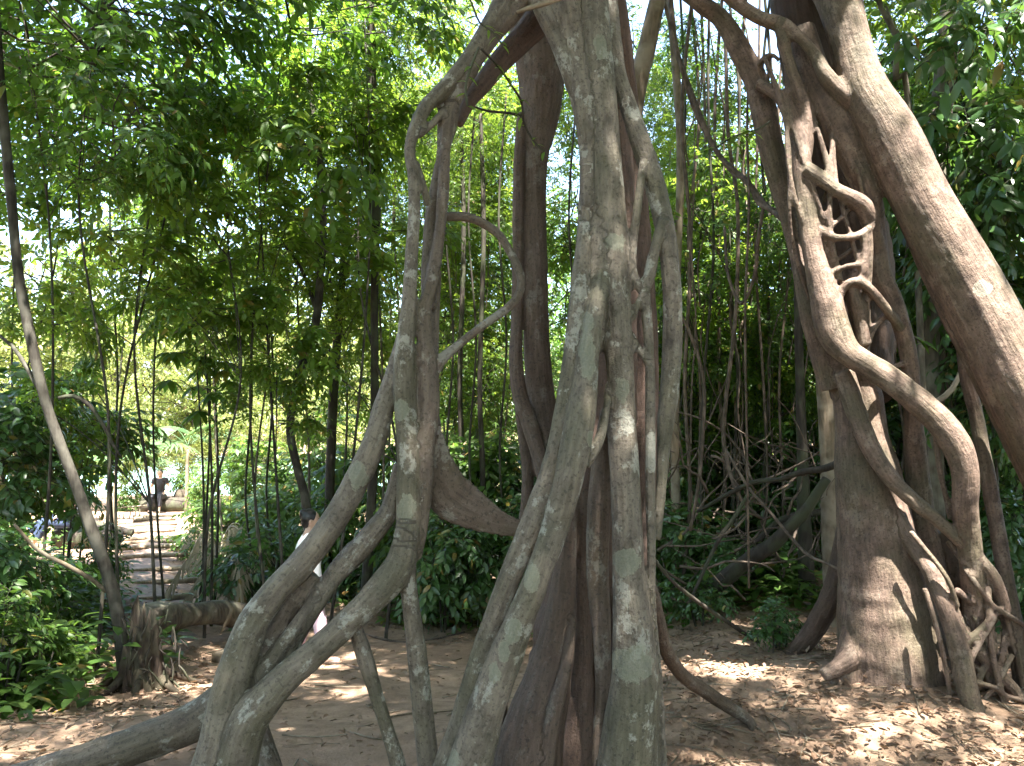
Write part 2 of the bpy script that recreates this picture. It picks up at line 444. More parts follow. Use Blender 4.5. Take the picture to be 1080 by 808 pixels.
# ---------------------------------------------------------------- strangler figs
def fig(name, label, tubes, lichens, voxel, mat, base_xy, shrink=0.93):
    """all roots are grown as one smooth surface, then each root becomes a part of its own"""
    root = empty(name, (base_xy[0], base_xy[1], gz(*base_xy)), label, 'tree')
    mb = MB(); S, SR, SA, SB, ST, SI, SS = [], [], [], [], [], [], []
    for k, t in enumerate(tubes):
        pts = np.array([[*P(px, py, d), r * d / FPX * (shrink if t['n'] != 'trunk' else 1)] for px, py, d, r in t['p']])
        C = catmull(pts, 0.03)
        ref = t.get('ref')
        if ref is None and t.get('q', 1) != 1: ref = FW
        V, F, c0, c1 = tube_vf(C, 18, t.get('q', 1.0), ref, t.get('rough', 0.07), k)
        n = mb.n
        mb.v.append(V); mb.f4.append(F + n); mb.f3 += [c0 + n, c1 + n]; mb.n += len(V)
        T, A, B = frames(C, ref)
        s = np.concatenate([[0], np.cumsum(np.linalg.norm(np.diff(C[:, :3], axis=0), axis=1))])
        sl = slice(None, None, 2)
        S.append(C[sl, :3]); SR.append(C[sl, 3] * (0.55 if t.get('q', 1) < 0.5 else 1)); SA.append(A[sl]); SB.append(B[sl]); ST.append(T[sl]); SS.append(s[sl]); SI.append(np.full(len(C[sl]), k))
    S, SR, SA, SB, ST, SS, SI = [np.concatenate(z) for z in (S, SR, SA, SB, ST, SS, SI)]
    me = remeshed(mb, voxel, 2)
    nv = len(me.vertices)
    V = np.empty(nv * 3, np.float32); me.vertices.foreach_get('co', V); V = V.reshape(-1, 3).astype(float)
    N = np.empty(nv * 3, np.float32); me.vertices.foreach_get('normal', N); N = N.reshape(-1, 3).astype(float)
    idx = np.empty(nv, int); dist = np.empty(nv)
    S2 = (S ** 2).sum(1)
    for a in range(0, nv, 6000):
        v = V[a:a + 6000]
        d = np.sqrt(np.maximum((v ** 2).sum(1)[:, None] + S2[None] - 2 * v @ S.T, 0)) - SR[None]
        j = d.argmin(1); idx[a:a + 6000] = j
    lab = SI[idx]
    D = V - S[idx]
    bk = np.stack([(D * SA[idx]).sum(1), (D * SB[idx]).sum(1), SS[idx] + (D * ST[idx]).sum(1)], -1)
    r = SR[idx]
    amp = np.array([t.get('amp', 1.0) for t in tubes])[lab]
    q = bk.copy(); q += lab[:, None] * 7.31
    flute = fbm(np.stack([q[:, 0] / (r * 0.75), q[:, 1] / (r * 0.75), q[:, 2] / 0.55], -1), 5, 2)
    lump = fbm(q * np.array([9, 9, 7.0]), 9, 3)
    fine = fbm(q * np.array([34, 34, 16.0]), 21, 3)
    off = amp * (0.15 * r * flute + np.minimum(0.10 * r, 0.006) * lump)
    LI = np.empty(len(me.loops), np.int32); me.loops.foreach_get('vertex_index', LI)
    F = LI.reshape(-1, 4)

    def soften(val, it):
        for _ in range(it):
            fm = val[F].mean(1)
            acc = sum(np.bincount(F[:, c], fm, nv) for c in range(4)); cnt = sum(np.bincount(F[:, c], minlength=nv) for c in range(4))
            val = acc / np.maximum(cnt, 1)
        return val
    off = soften(off, 9) + np.minimum(0.06 * r, 0.004) * fine
    V = V + N * off[:, None]
    me.vertices.foreach_set('co', V.astype(np.float32).ravel()); me.update()
    N = np.empty(nv * 3, np.float32); me.vertices.foreach_get('normal', N); N = N.reshape(-1, 3)
    lf = np.full(nv, -1.0)
    for px, py, d, rx, ry in lichens:
        c = P(px, py, d)
        # nearest surface in front of the root at that place
        near = np.argsort(((V - c) ** 2).sum(1))[:1]
        e = V - V[near]
        k = d / FPX
        f = 1 - np.sqrt((e @ RT / (rx * k)) ** 2 + (e @ UP / (ry * k)) ** 2 + (e @ FW / (max(rx, ry) * k * 1.6)) ** 2)
        lf = np.maximum(lf, f)
    tone = np.array([t.get('tone', 0.0) for t in tubes])[lab]
    tone = soften(tone, 12)
    fl = lab[F].min(1)
    for k, t in enumerate(tubes):
        fk = F[fl == k]
        if not len(fk): continue
        u, inv = np.unique(fk.ravel(), return_inverse=True)
        inv = inv.reshape(-1, 4)
        isl = np.arange(len(u))                       # connected pieces of this root
        while True:
            m = isl[inv].min(1)
            new = isl.copy()
            for c in range(4): np.minimum.at(new, inv[:, c], m)
            new = new[new]
            if (new == isl).all(): break
            isl = new
        fi = isl[inv[:, 0]]
        for piece in np.unique(fi):
            fp = fk[fi == piece]
            u2, inv2 = np.unique(fp.ravel(), return_inverse=True)
            pm = raw_mesh(t['n'], V[u2] - np.array(root.location), inv2.reshape(-1, 4), [mat])
            for nm, dt, val in (('bk', 'FLOAT_VECTOR', bk[u2] + k * 3.17), ('lich', 'FLOAT', lf[u2]), ('tone', 'FLOAT', tone[u2])):
                at = pm.attributes.new(nm, dt, 'POINT')
                at.data.foreach_set('vector' if dt == 'FLOAT_VECTOR' else 'value', np.asarray(val, np.float32).ravel())
            pm.normals_split_custom_set_from_vertices(N[u2].tolist())
            o = link(t['n'], pm, root)
            if t.get('l') and len(fp) > 0.5 * len(fk): o['label'] = t['l']
    bpy.data.meshes.remove(me)
    return root


def T_(n, p, **k):
    return dict(n=n, p=p, **k)


FT = [
 T_('trunk', [(612,-330,3.5,60),(618,-180,3.45,40),(622,-60,3.4,22),(625,0,3.35,17),(633,100,3.3,17),(639,200,3.25,19),(645,280,3.2,20),(650,340,3.15,17),(655,400,3.1,14),(656,450,3.1,15),(660,520,3.05,16),(663,600,3.0,17),(667,660,3.0,21),(669,720,3.0,26),(665,770,3,31),(662,808,3,34),(660,880,3,42),(660,960,3,50),(660,1060,3,60)], l='tall grey front root blotched with pale lichen'),
 T_('aerial_root', [(640,235,3.28,6),(634,290,3.14,11),(624,350,3.0,11),(618,400,2.95,14),(611,450,2.9,17),(601,500,2.85,17),(588,550,2.85,16),(570,600,2.8,15),(550,650,2.8,17),(530,700,2.8,20),(512,750,2.8,22),(495,808,2.8,26),(470,880,2.8,32),(450,960,2.8,38),(430,1040,2.8,44)], l='slanting grey root with pale green lichen patches'),
 T_('trunk', [(632,120,3.3,14),(634,200,3.27,18),(634,270,3.22,23),(625,330,3.17,22),(610,385,3.12,17),(600,440,3.05,14)]),
 T_('aerial_root', [(622,190,3.3,7),(614,275,3.14,10),(606,350,3.05,10),(600,400,3.0,11),(592,450,2.97,12),(580,500,2.95,13),(562,550,2.92,14),(541,600,2.9,13),(522,650,2.9,13),(506,700,2.9,14),(491,750,2.9,15),(475,808,2.88,20),(455,880,2.85,26),(430,960,2.85,30)]),
 T_('root_knot', [(641,405,3.1,3),(639,435,3.04,4.5),(634,458,2.97,6),(626,475,2.92,7),(615,490,2.9,8)]),
 T_('aerial_root', [(640,0,3.45,12),(650,70,3.38,10),(659,100,3.35,9),(672,140,3.3,11),(686,180,3.28,12),(697,220,3.25,12),(704,260,3.22,11),(709,310,3.2,11),(709,360,3.2,11),(707,400,3.18,11),(703,440,3.15,10),(700,470,3.13,8),(697,520,3.1,6),(692,570,3.08,6)]),
 T_('braided_root', [(679,172,3.25,5),(676,190,3.22,5),(671,230,3.2,5),(667,270,3.18,5),(669,292,3.17,5),(675,303,3.17,6),(682,312,3.16,5)]),
 T_('braided_root', [(700,232,3.2,7),(691,262,3.18,6),(685,290,3.17,7),(680,308,3.15,6),(682,330,3.14,6),(685,375,3.12,5.5),(686,420,3.1,6),(686,470,3.08,6),(686,520,3.06,6),(687,570,3.04,5.5),(687,625,3.02,5),(690,670,3.02,5),(694,730,3.02,6),(697,800,3.02,7),(699,880,3.02,8)]),
 T_('braided_root', [(681,305,3.15,4),(672,322,3.12,4),(668,338,3.12,3)]),
 T_('braided_root', [(666,352,3.13,3),(676,372,3.12,4),(685,384,3.12,5)]),
 T_('inner_root', [(632,-140,3.6,20),(640,-40,3.7,16),(650,40,3.85,17),(664,150,4.1,14),(674,250,4.1,14),(680,350,4.05,15),(680,450,3.95,16),(674,560,3.8,18),(668,650,3.5,26),(660,800,3.5,36),(660,960,3.5,44)], tone=1.0),
 T_('inner_root', [(640,430,3.2,6),(636,480,3.2,12),(632,540,3.2,14),(630,600,3.2,13),(634,660,3.18,11),(636,720,3.15,9),(632,808,3.12,9),(628,900,3.1,12)], tone=0.55),
 T_('inner_root', [(622,480,3.42,10),(618,540,3.4,12),(614,600,3.4,12),(612,700,3.4,14),(608,808,3.35,20),(600,940,3.3,26)], tone=0.9, amp=1.6),
 T_('inner_root', [(605,500,3.4,6),(599,560,3.35,10),(592,640,3.3,17),(582,700,3.28,25),(566,760,3.2,34),(556,808,3.15,42),(545,900,3.1,50),(540,980,3.1,54)], tone=0.8, amp=1.3),
 T_('inner_root', [(604,650,3.25,5),(598,700,3.18,7),(585,750,3.1,9),(575,808,3.05,11),(566,880,3,14)], tone=0.7),
 T_('inner_root', [(640,120,3.75,26),(645,220,3.8,28),(642,330,3.82,32),(634,450,3.8,40),(622,580,3.7,46),(612,700,3.7,58),(600,860,3.6,80),(595,980,3.6,90)], tone=1.0, amp=1.3),  # added backing mass closing the hollow, toned darker for its shade
 T_('twisted_root', [(566,-120,3.45,26),(568,-30,3.4,20),(577,10,3.38,15),(591,40,3.35,14),(603,75,3.32,13),(613,110,3.3,11),(619,160,3.25,9),(620,220,3.2,8)]),
 T_('twisted_root', [(588,-120,3.4,26),(592,-30,3.35,19),(600,20,3.33,16),(608,60,3.32,14),(618,110,3.28,14),(622,170,3.25,12),(620,240,3.22,12),(615,300,3.2,12),(608,370,3.17,12)]),
 # left arch
 T_('aerial_root', [(575,-140,3.5,24),(552,-60,3.45,17),(540,-20,3.4,14),(527,10,3.38,12),(512,35,3.36,10),(497,58,3.33,9),(480,80,3.3,9),(464,98,3.27,9),(449,113,3.25,8.5),(438,135,3.22,7.5),(432,158,3.2,6.5),(436,188,3.18,6.8),(437,225,3.16,7.2),(434,270,3.14,7.8),(431,320,3.12,8.5),(428,355,3.1,10),(426,390,3.1,12),(427,430,3.1,12),(429,470,3.08,11.5),(430,520,3.06,12.5),(430,560,3.05,14),(424,588,3.03,16)], l='grey left root dotted with pale lichen'),
 T_('stilt_root', [(430,545,3.05,11),(424,588,3.03,16),(406,617,3.0,18),(384,640,2.95,16),(361,662,2.92,15),(331,689,2.88,15.5),(303,713,2.85,17),(281,736,2.82,20),(262,762,2.8,22),(248,808,2.8,25),(230,880,2.8,30),(212,960,2.8,36),(200,1040,2.8,40)]),
 T_('stilt_root', [(426,350,3.2,7),(416,393,3.17,10),(405,430,3.15,13),(395,465,3.12,14),(380,500,3.1,15),(364,530,3.07,15),(343,563,3.03,15.5),(316,597,3.0,16),(290,625,2.95,16),(268,655,2.92,18),(252,695,2.88,20),(240,740,2.85,22),(230,790,2.82,24),(218,840,2.8,28),(205,900,2.8,33),(190,980,2.8,38)]),
 T_('stilt_root', [(424,490,3.2,9),(412,535,3.17,11),(395,560,3.13,13),(374,585,3.1,13),(352,610,3.07,11),(333,640,3.03,9),(314,672,3.0,9),(295,705,2.95,12),(278,735,2.9,14)]),
 T_('stilt_root', [(372,575,3.12,6),(352,600,3.07,7),(334,628,3.03,7),(314,658,2.98,8),(296,684,2.95,9),(280,710,2.92,12),(270,735,2.9,14)]),
 T_('stilt_root', [(330,604,3.06,9),(305,640,3.04,12),(284,675,3.0,13),(270,705,2.95,14),(262,740,2.9,14)], tone=0.3),
 T_('prop_root', [(366,645,3.0,8),(376,667,3.0,8.5),(386,697,3.0,9.5),(398,737,3.0,8),(410,775,3.0,8),(420,808,3.0,9),(434,870,3.0,11),(450,950,3.0,13),(465,1040,3.0,15)]),
 T_('prop_root', [(429,585,3.05,11),(431,620,3.05,10),(436,660,3.05,11),(442,710,3.05,11.5),(447,760,3.05,12),(452,808,3.05,12.5),(460,900,3.05,14),(468,1040,3.05,16)]),
 T_('aerial_root', [(572,-100,3.5,20),(556,-20,3.42,13),(542,12,3.4,11),(525,32,3.38,9.5),(507,56,3.35,9),(492,82,3.32,8.5),(479,108,3.3,7.5),(472,134,3.28,6.5),(469,160,3.26,6.5),(468,195,3.24,7),(465,235,3.22,6.5),(460,272,3.2,7),(453,306,3.18,8),(447,328,3.16,9),(448,355,3.15,10),(451,385,3.14,12),(452,415,3.13,13),(452,440,3.12,12.5),(450,462,3.1,10.5),(450,500,3.09,8.5),(448,535,3.08,7),(446,562,3.07,5),(442,590,3.07,3)], tone=0.45),
 T_('aerial_root', [(482,112,3.34,4.5),(476,140,3.33,5),(466,165,3.32,5.5),(461,190,3.3,6.5),(455,225,3.28,7),(452,260,3.25,7),(450,295,3.22,7),(452,325,3.2,7)], tone=0.4),
 T_('aerial_root', [(462,285,3.25,4),(460,315,3.24,5),(458,345,3.22,6),(456,380,3.2,7)], tone=0.4),
 T_('cross_root', [(478,110,3.3,4),(466,120,3.27,4.5),(455,132,3.25,4),(442,143,3.22,4)]),
 T_('cross_root', [(483,80,3.3,5),(472,98,3.3,4),(465,110,3.3,3.5),(463,138,3.3,2.6),(462,168,3.3,2.4)]),
 T_('cross_root', [(439,172,3.2,4),(446,195,3.2,4.5),(452,217,3.22,5)]),
 T_('arch_root', [(606,-60,3.65,28),(592,-10,3.65,22),(562,28,3.62,16),(532,60,3.58,13),(510,87,3.5,11),(495,107,3.45,8),(484,132,3.4,5)], tone=1.0),  # tone paints the shaded underside into the bark colour
 T_('hook_root', [(455,228,3.3,4),(470,229,3.3,5.5),(486,228,3.32,5.5),(500,231,3.34,5.5),(514,238,3.35,5.3),(527,248,3.35,5),(537,264,3.35,5),(546,282,3.32,5),(550,297,3.3,5),(546,313,3.28,5.2),(534,326,3.25,5.2),(517,338,3.22,5),(498,352,3.2,5),(480,367,3.17,5.5),(466,379,3.15,7),(456,392,3.14,9)], tone=0.4, l='smooth brown root looping out and back'),
 T_('buttress', [(460,436,3.13,4),(461,470,3.14,12),(465,500,3.16,22),(474,522,3.18,28),(503,541,3.2,22),(530,553,3.22,14),(552,558,3.24,11),(572,562,3.26,9)], q=0.22, tone=0.5, amp=1.4, l='hanging curved plank of brown root'),
 # hanging mass at the back
 T_('hanging_trunk', [(556,-90,4.3,40),(561,-20,4.3,34),(567,40,4.2,30),(570,90,4.2,25),(568,130,4.18,19),(565,170,4.15,14),(564,230,4.13,13.5),(565,300,4.1,14),(566,360,4.1,15),(570,420,4.1,16),(578,480,4.0,17),(588,540,3.95,19),(595,620,3.9,24),(598,720,3.8,34),(598,840,3.7,46)], tone=0.7, l='dark brown trunk hanging behind'),
 T_('hanging_trunk', [(590,-30,4.25,12),(589,30,4.25,11),(586,90,4.22,10),(583,125,4.2,7),(579,155,4.18,3)], tone=0.45),
 T_('hanging_root', [(550,120,4.15,5),(547,170,4.1,6),(546,230,4.08,6),(546,290,4.06,6.5),(545,340,4.05,7),(544,380,4.0,8),(548,415,3.98,9),(558,445,3.95,9.5),(567,475,3.9,9),(575,505,3.85,9),(582,540,3.8,10),(590,600,3.7,12)], tone=0.8),
 T_('hanging_root', [(547,425,4.05,5),(551,455,4.05,6),(556,490,4.03,7),(556,525,4.0,7),(552,555,4.0,7),(544,600,4.0,7),(534,640,3.95,8),(528,700,3.9,9),(525,800,3.9,11)], tone=0.8),
 # on the ground
 T_('ground_root', [(680,600,3.4,8),(692,640,3.5,7),(703,686,3.75,8),(722,714,4.1,8),(748,732,4.35,8),(772,748,4.5,7),(790,760,4.5,6),(800,782,4.4,4)], tone=0.6),
 T_('ground_root', [(262,715,3.9,22),(215,755,3.9,22),(150,783,3.8,21),(80,806,3.75,20),(0,832,3.7,20),(-80,850,3.7,18)], tone=0.3),
 T_('ground_root', [(268,745,3.5,8),(277,780,3.45,11),(285,815,3.4,14),(292,880,3.3,18)], tone=0.4),
]
FL = [(636,40,3.2,8,16),(668,698,2.95,27,20),(661,594,2.95,16,16),(648,255,3.15,13,11),(619,372,2.92,9,32),(612,332,2.95,8,14),(657,412,3.05,8,15),(418,432,3.02,9,14),(427,535,2.98,11,19),(376,500,3.0,12,17),(560,609,2.74,10,17),(539,667,2.72,10,15),(531,690,2.72,8,14),(519,712,2.72,8,14),(622,463,2.86,6,10),(470,800,2.75,12,12),]
front = fig('strangler_fig', 'tall grey strangler fig in the foreground on a cage of arching stilt roots', FT, FL, 0.0085, M['fig_front'], (0.2, 3.2))

RTB = [
 T_('trunk', [(830,-330,5.3,80),(850,-160,5.1,60),(872,-60,4.95,38),(885,0,4.85,23.2),(898,50,4.8,20.5),(912,95,4.75,23.2),(940,145,4.7,27.0),(970,208,4.65,28.8),(1008,278,4.6,31.6),(1044,345,4.55,33.5),(1085,425,4.5,36.3),(1130,520,4.5,39.1),(1165,620,4.5,42.8),(1190,720,4.5,51.2),(1205,820,4.5,60.5)], amp=0.6, l='thick smooth leaning trunk'),
 T_('trunk', [(922,90,4.80,5),(934,140,4.78,11),(948,190,4.74,14),(978,262,4.69,16),(1010,330,4.65,17),(1042,392,4.6,18),(1073,455,4.57,19),(1106,525,4.55,20),(1122,600,4.45,24),(1140,700,4.45,28),(1150,800,4.45,32)], amp=0.6),
 T_('strand', [(690,-60,5.2,9),(715,-18,5.15,10),(737,2,5.1,10),(762,22,5.1,11),(783,58,5.1,13),(797,85,5.1,14),(805,115,5.1,15),(813,155,5.1,15),(823,195,5.1,13),(833,235,5.08,10.5),(841,270,5.05,9),(847,300,5.02,10),(855,335,5.0,12),(866,370,5,14),(878,410,5,15)]),
 T_('strand', [(735,-35,4.9,9),(777,3,4.9,8.5),(802,19,4.88,8),(826,27,4.85,9),(845,42,4.8,6.5),(860,58,4.78,7),(870,78,4.76,9),(885,95,4.75,10),(904,108,4.74,13)]),
 T_('strand', [(824,26,4.85,9),(828,50,4.85,7),(834,72,4.85,7),(842,95,4.85,8),(850,120,4.86,10),(850,145,4.86,10),(848,175,4.85,7)]),
 T_('strand', [(800,88,5.0,7),(812,95,4.95,7),(825,105,4.9,8),(834,125,4.87,9),(842,150,4.85,11),(845,175,4.83,12),(848,200,4.82,12),(853,235,4.8,12),(857,265,4.78,12),(864,292,4.77,15),(872,320,4.76,19),(880,352,4.75,20),(895,372,4.7,16),(915,385,4.66,15),(938,400,4.6,16),(965,421,4.55,16),(992,447,4.52,17),(1010,472,4.5,17),(1018,500,4.5,15),(1018,535,4.55,14),(1021,565,4.6,14),(1026,610,4.65,14),(1030,660,4.7,15),(1032,700,4.75,16),(1036,780,4.8,18)], l='thick root crossing the trunk diagonally'),
 T_('strand', [(850,178,4.78,9),(864,187,4.75,9),(880,199,4.72,8),(897,208,4.7,9),(911,219,4.72,11),(921,244,4.77,11),(926,272,4.82,9)]),
 T_('strand', [(845,30,4.95,15),(858,75,4.93,18),(872,108,4.88,19),(887,140,4.86,19),(901,170,4.84,17),(914,200,4.82,15),(922,232,4.85,12),(925,262,4.83,12),(930,292,4.82,12),(942,318,4.82,11),(952,348,4.82,10),(959,380,4.85,10),(962,420,4.9,10),(964,465,4.95,12),(968,510,5,14),(975,560,5.0,15),(985,620,5.0,17),(990,740,5.0,20)]),
 T_('lattice_root', [(862,242,4.77,5),(872,247,4.75,5),(883,251,4.7,4.5),(897,250,4.7,4.5),(910,246,4.7,5),(920,238,4.72,5)]),
 T_('lattice_root', [(871,247,4.74,3.5),(880,236,4.73,3),(892,225,4.74,2.6),(900,214,4.75,2.6)]),
 T_('lattice_root', [(911,247,4.7,5),(912,265,4.7,4.5),(911,282,4.7,5),(908,298,4.72,5)]),
 T_('lattice_root', [(878,287,4.74,3),(893,281,4.72,3.5),(908,279,4.7,4)]),
 T_('lattice_root', [(872,252,4.77,4),(875,268,4.76,4),(881,282,4.75,3.5),(885,296,4.76,5)]),
 T_('lattice_root', [(884,318,4.74,5),(890,303,4.72,5),(898,297,4.7,5),(908,298,4.7,6),(920,307,4.7,5.5),(932,322,4.72,5.5),(945,340,4.77,6),(952,352,4.82,5)]),
 T_('lattice_root', [(898,300,4.74,6),(903,318,4.76,8),(908,340,4.78,9),(912,365,4.78,8)]),
 T_('trunk', [(845,-20,5.35,36),(862,80,5.4,34),(880,180,5.45,36),(900,270,5.45,38),(905,350,5.35,36),(908,420,5.2,30)], tone=0.9),  # added backing mass, toned dark to stand for shade in the hollow
 T_('trunk', [(862,320,5.0,13),(882,370,5.0,20),(902,410,5,24),(908,450,5,25),(914,500,5,31),(923,550,5,37),(930,600,5,43),(937,650,5,50),(942,700,5,55),(945,735,5,58),(947,790,5,62)], amp=0.7, tone=0.1, l='flaring earth-stained base'),
 T_('flare', [(895,430,5.0,9),(900,500,5.0,10),(906,560,5.0,12),(906,620,5.0,14),(899,680,4.96,16),(887,730,4.92,20),(878,780,4.9,24)], tone=0.15),
 T_('flare', [(925,450,4.95,9),(943,510,4.95,12),(953,580,4.95,16),(966,650,4.92,19),(980,710,4.9,20),(990,770,4.9,22)], tone=0.15),
 T_('strand', [(890,392,4.85,12),(905,440,4.8,12),(920,475,4.75,11),(940,505,4.7,10),(965,529,4.65,9),(988,548,4.62,8),(1008,566,4.6,8),(1030,588,4.6,8),(1048,610,4.6,8),(1060,645,4.65,8)]),
 T_('strand', [(925,480,4.9,8),(938,525,4.86,9),(952,556,4.8,10),(966,578,4.74,11),(982,602,4.66,11),(994,633,4.6,10.5),(1006,666,4.56,11),(1015,702,4.5,12),(1022,735,4.45,12),(1035,762,4.4,10),(1050,788,4.35,9),(1072,815,4.3,9),(1090,840,4.3,7)]),
 T_('strand', [(1034,758,4.42,7),(1056,772,4.4,6),(1085,784,4.4,5.5),(1110,800,4.4,5)]),
 T_('strand', [(1033,762,4.4,7),(1032,785,4.35,6),(1036,812,4.3,6)]),
 T_('strand', [(1008,622,4.6,4.5),(1024,634,4.62,4.5),(1048,641,4.65,5)]),
 T_('strand', [(1060,620,4.66,4),(1055,640,4.62,3.8),(1040,658,4.56,3.8),(1018,679,4.53,5)]),
 T_('strand', [(1012,660,4.6,6),(1026,680,4.6,7),(1048,705,4.6,7),(1072,730,4.6,7),(1095,760,4.6,7)]),
 T_('strand', [(1056,640,4.7,6),(1068,680,4.7,6.5),(1074,717,4.7,6.5),(1077,760,4.7,8)]),
 T_('strand', [(1012,350,4.9,6),(1020,400,4.9,8),(1030,440,4.9,8),(1037,480,4.88,8.5),(1045,520,4.85,9),(1053,565,4.8,9),(1060,605,4.75,9),(1068,645,4.7,9),(1078,690,4.65,9),(1090,760,4.6,10)]),
 T_('strand', [(986,440,4.6,4),(988,469,4.6,3.5),(992,500,4.6,3.5),(998,525,4.62,3.5),(1003,548,4.64,4)]),
 T_('strand', [(960,600,4.9,8),(985,650,4.9,9),(1010,720,4.9,10),(1030,790,4.9,12)], tone=0.5),
 T_('strand', [(992,560,5.0,12),(1010,620,5.0,13),(1040,690,5.0,14),(1060,760,5.0,16)], tone=0.6),
 T_('thin_root', [(985,600,4.75,3.7),(1022,668,4.66,3.9),(1075,735,4.65,3.9)]),
 T_('thin_root', [(1000,650,4.62,4.7),(1017,715,4.54,3.4),(1060,800,4.55,3.4)]),
 T_('thin_root', [(1010,690,4.75,4.7),(1061,729,4.66,3.7),(1085,770,4.65,4.0)]),
 T_('thin_root', [(1040,600,4.62,4.7),(1049,702,4.54,3.8),(1078,800,4.55,4.1)]),
 T_('thin_root', [(1020,560,4.75,4.5),(1050,616,4.66,3.9),(1072,690,4.65,3.5)]),
 T_('thin_root', [(1050,680,4.62,3.9),(1021,747,4.54,4.1),(1020,800,4.55,4.3)]),
 T_('thin_root', [(1065,600,4.75,3.8),(1058,688,4.66,4.2),(1040,760,4.65,3.7)]),
 T_('thin_root', [(960,560,4.62,3.2),(997,607,4.54,3.2),(1010,640,4.55,3.3)]),
 T_('thin_root', [(1000,570,4.75,4.3),(1038,628,4.66,3.5),(1050,690,4.65,3.8)]),
 T_('thin_root', [(1046,700,4.62,4.2),(1064,752,4.54,3.9),(1090,810,4.55,4.4)]),
 T_('thin_root', [(1012,720,4.75,4.7),(1006,756,4.66,4.5),(990,775,4.65,4.0)]),
 T_('thin_root', [(1035,770,4.62,4.9),(1045,792,4.54,4.4),(1075,800,4.55,3.9)]),
 T_('lattice_root', [(866,180,4.8,3),(872,196,4.82,3),(868,215,4.85,2.5)]),
 T_('lattice_root', [(800,70,4.98,3.5),(806,60,4.95,3),(815,58,4.92,2.6),(822,64,4.9,2.6)]),
 T_('lattice_root', [(812,60,4.95,2.6),(810,85,4.97,2.4),(808,100,5,3)]),
 T_('lattice_root', [(900,262,4.8,3),(890,270,4.82,3.4),(878,276,4.8,3)]),
 T_('lattice_root', [(925,395,4.75,4),(940,388,4.8,3.5),(958,382,4.85,4)]),
 T_('lattice_root', [(936,330,4.8,4),(922,345,4.8,4),(915,362,4.78,4.5)]),
 T_('thin_strand', [(806,60,4.93,2.7),(822,102,4.85,3.5),(831,145,4.79,2.6),(833,187,4.77,3.3),(833,230,4.79,2.6),(840,272,4.85,2.7),(855,315,4.93,3.6)]),
 T_('thin_strand', [(829,69,4.92,2.7),(831,112,4.84,3.2),(830,155,4.78,3.0),(836,199,4.76,3.0),(849,242,4.78,3.0),(866,285,4.84,2.7),(877,329,4.92,3.4)]),
 T_('thin_strand', [(830,78,4.91,2.6),(834,122,4.83,2.7),(846,166,4.77,2.5),(862,210,4.75,2.8),(874,254,4.77,3.0),(877,298,4.83,3.5),(876,343,4.91,2.9)]),
 T_('thin_strand', [(846,87,4.90,2.6),(861,132,4.82,2.8),(873,177,4.76,3.6),(876,222,4.74,2.6),(875,267,4.76,3.2),(875,312,4.82,2.9),(884,357,4.90,3.2)]),
 T_('thin_strand', [(874,96,4.89,2.9),(878,141,4.81,3.3),(876,187,4.75,3.0),(875,233,4.73,3.2),(882,279,4.75,3.5),(896,325,4.81,3.1),(909,371,4.89,2.6)]),
 T_('thin_strand', [(880,105,4.88,2.6),(878,151,4.80,3.5),(883,198,4.74,3.0),(896,245,4.72,2.7),(909,291,4.74,3.5),(916,338,4.80,3.1),(914,385,4.88,3.3)]),
 T_('thin_strand', [(887,114,4.87,3.4),(899,161,4.79,2.8),(911,209,4.73,2.9),(918,256,4.71,3.4),(917,304,4.73,2.6),(913,351,4.79,3.4),(915,399,4.87,2.6)]),
 T_('thin_root', [(975,620,4.55,3.4),(989,666,4.50,3.2),(999,712,4.52,3.0),(1005,760,4.55,3.4)]),
 T_('thin_root', [(1000,620,4.60,3.4),(1019,672,4.55,3.2),(1024,725,4.57,3.0),(1025,780,4.60,3.4)]),
 T_('thin_root', [(1025,640,4.65,3.4),(1038,682,4.60,3.2),(1044,725,4.62,3.0),(1066,770,4.65,3.4)]),
 T_('thin_root', [(1050,650,4.55,3.4),(1025,696,4.50,3.2),(1017,742,4.52,3.0),(1000,790,4.55,3.4)]),
 T_('thin_root', [(1068,690,4.60,3.4),(1050,723,4.55,3.2),(1022,756,4.57,3.0),(1015,790,4.60,3.4)]),
 T_('thin_root', [(990,690,4.65,3.4),(1022,699,4.60,3.2),(1036,709,4.62,3.0),(1060,720,4.65,3.4)]),
 T_('thin_root', [(1030,720,4.55,3.4),(1052,726,4.50,3.2),(1059,733,4.52,3.0),(1085,740,4.55,3.4)]),
 T_('thin_root', [(1018,600,4.60,3.4),(1032,619,4.55,3.2),(1048,639,4.57,3.0),(1082,660,4.60,3.4)]),
 T_('ground_root', [(928,655,4.95,18),(908,684,4.92,15),(890,700,4.88,11),(876,708,4.86,9),(868,713,4.85,8)], l='short sawn root stump'),
 T_('buttress', [(898,500,5.5,8),(890,570,5.5,11),(880,620,5.5,13),(864,655,5.55,13),(846,680,5.6,11),(826,698,5.65,9),(805,712,5.7,8)], tone=0.7),
]
RL = [(1046,300,4.3,10,10)]
right = fig('strangler_fig', 'tan strangler fig at the right with thick leaning trunk and braided strands', RTB, RL, 0.0105, M['fig_right'], (2.45, 5.0), 0.87)
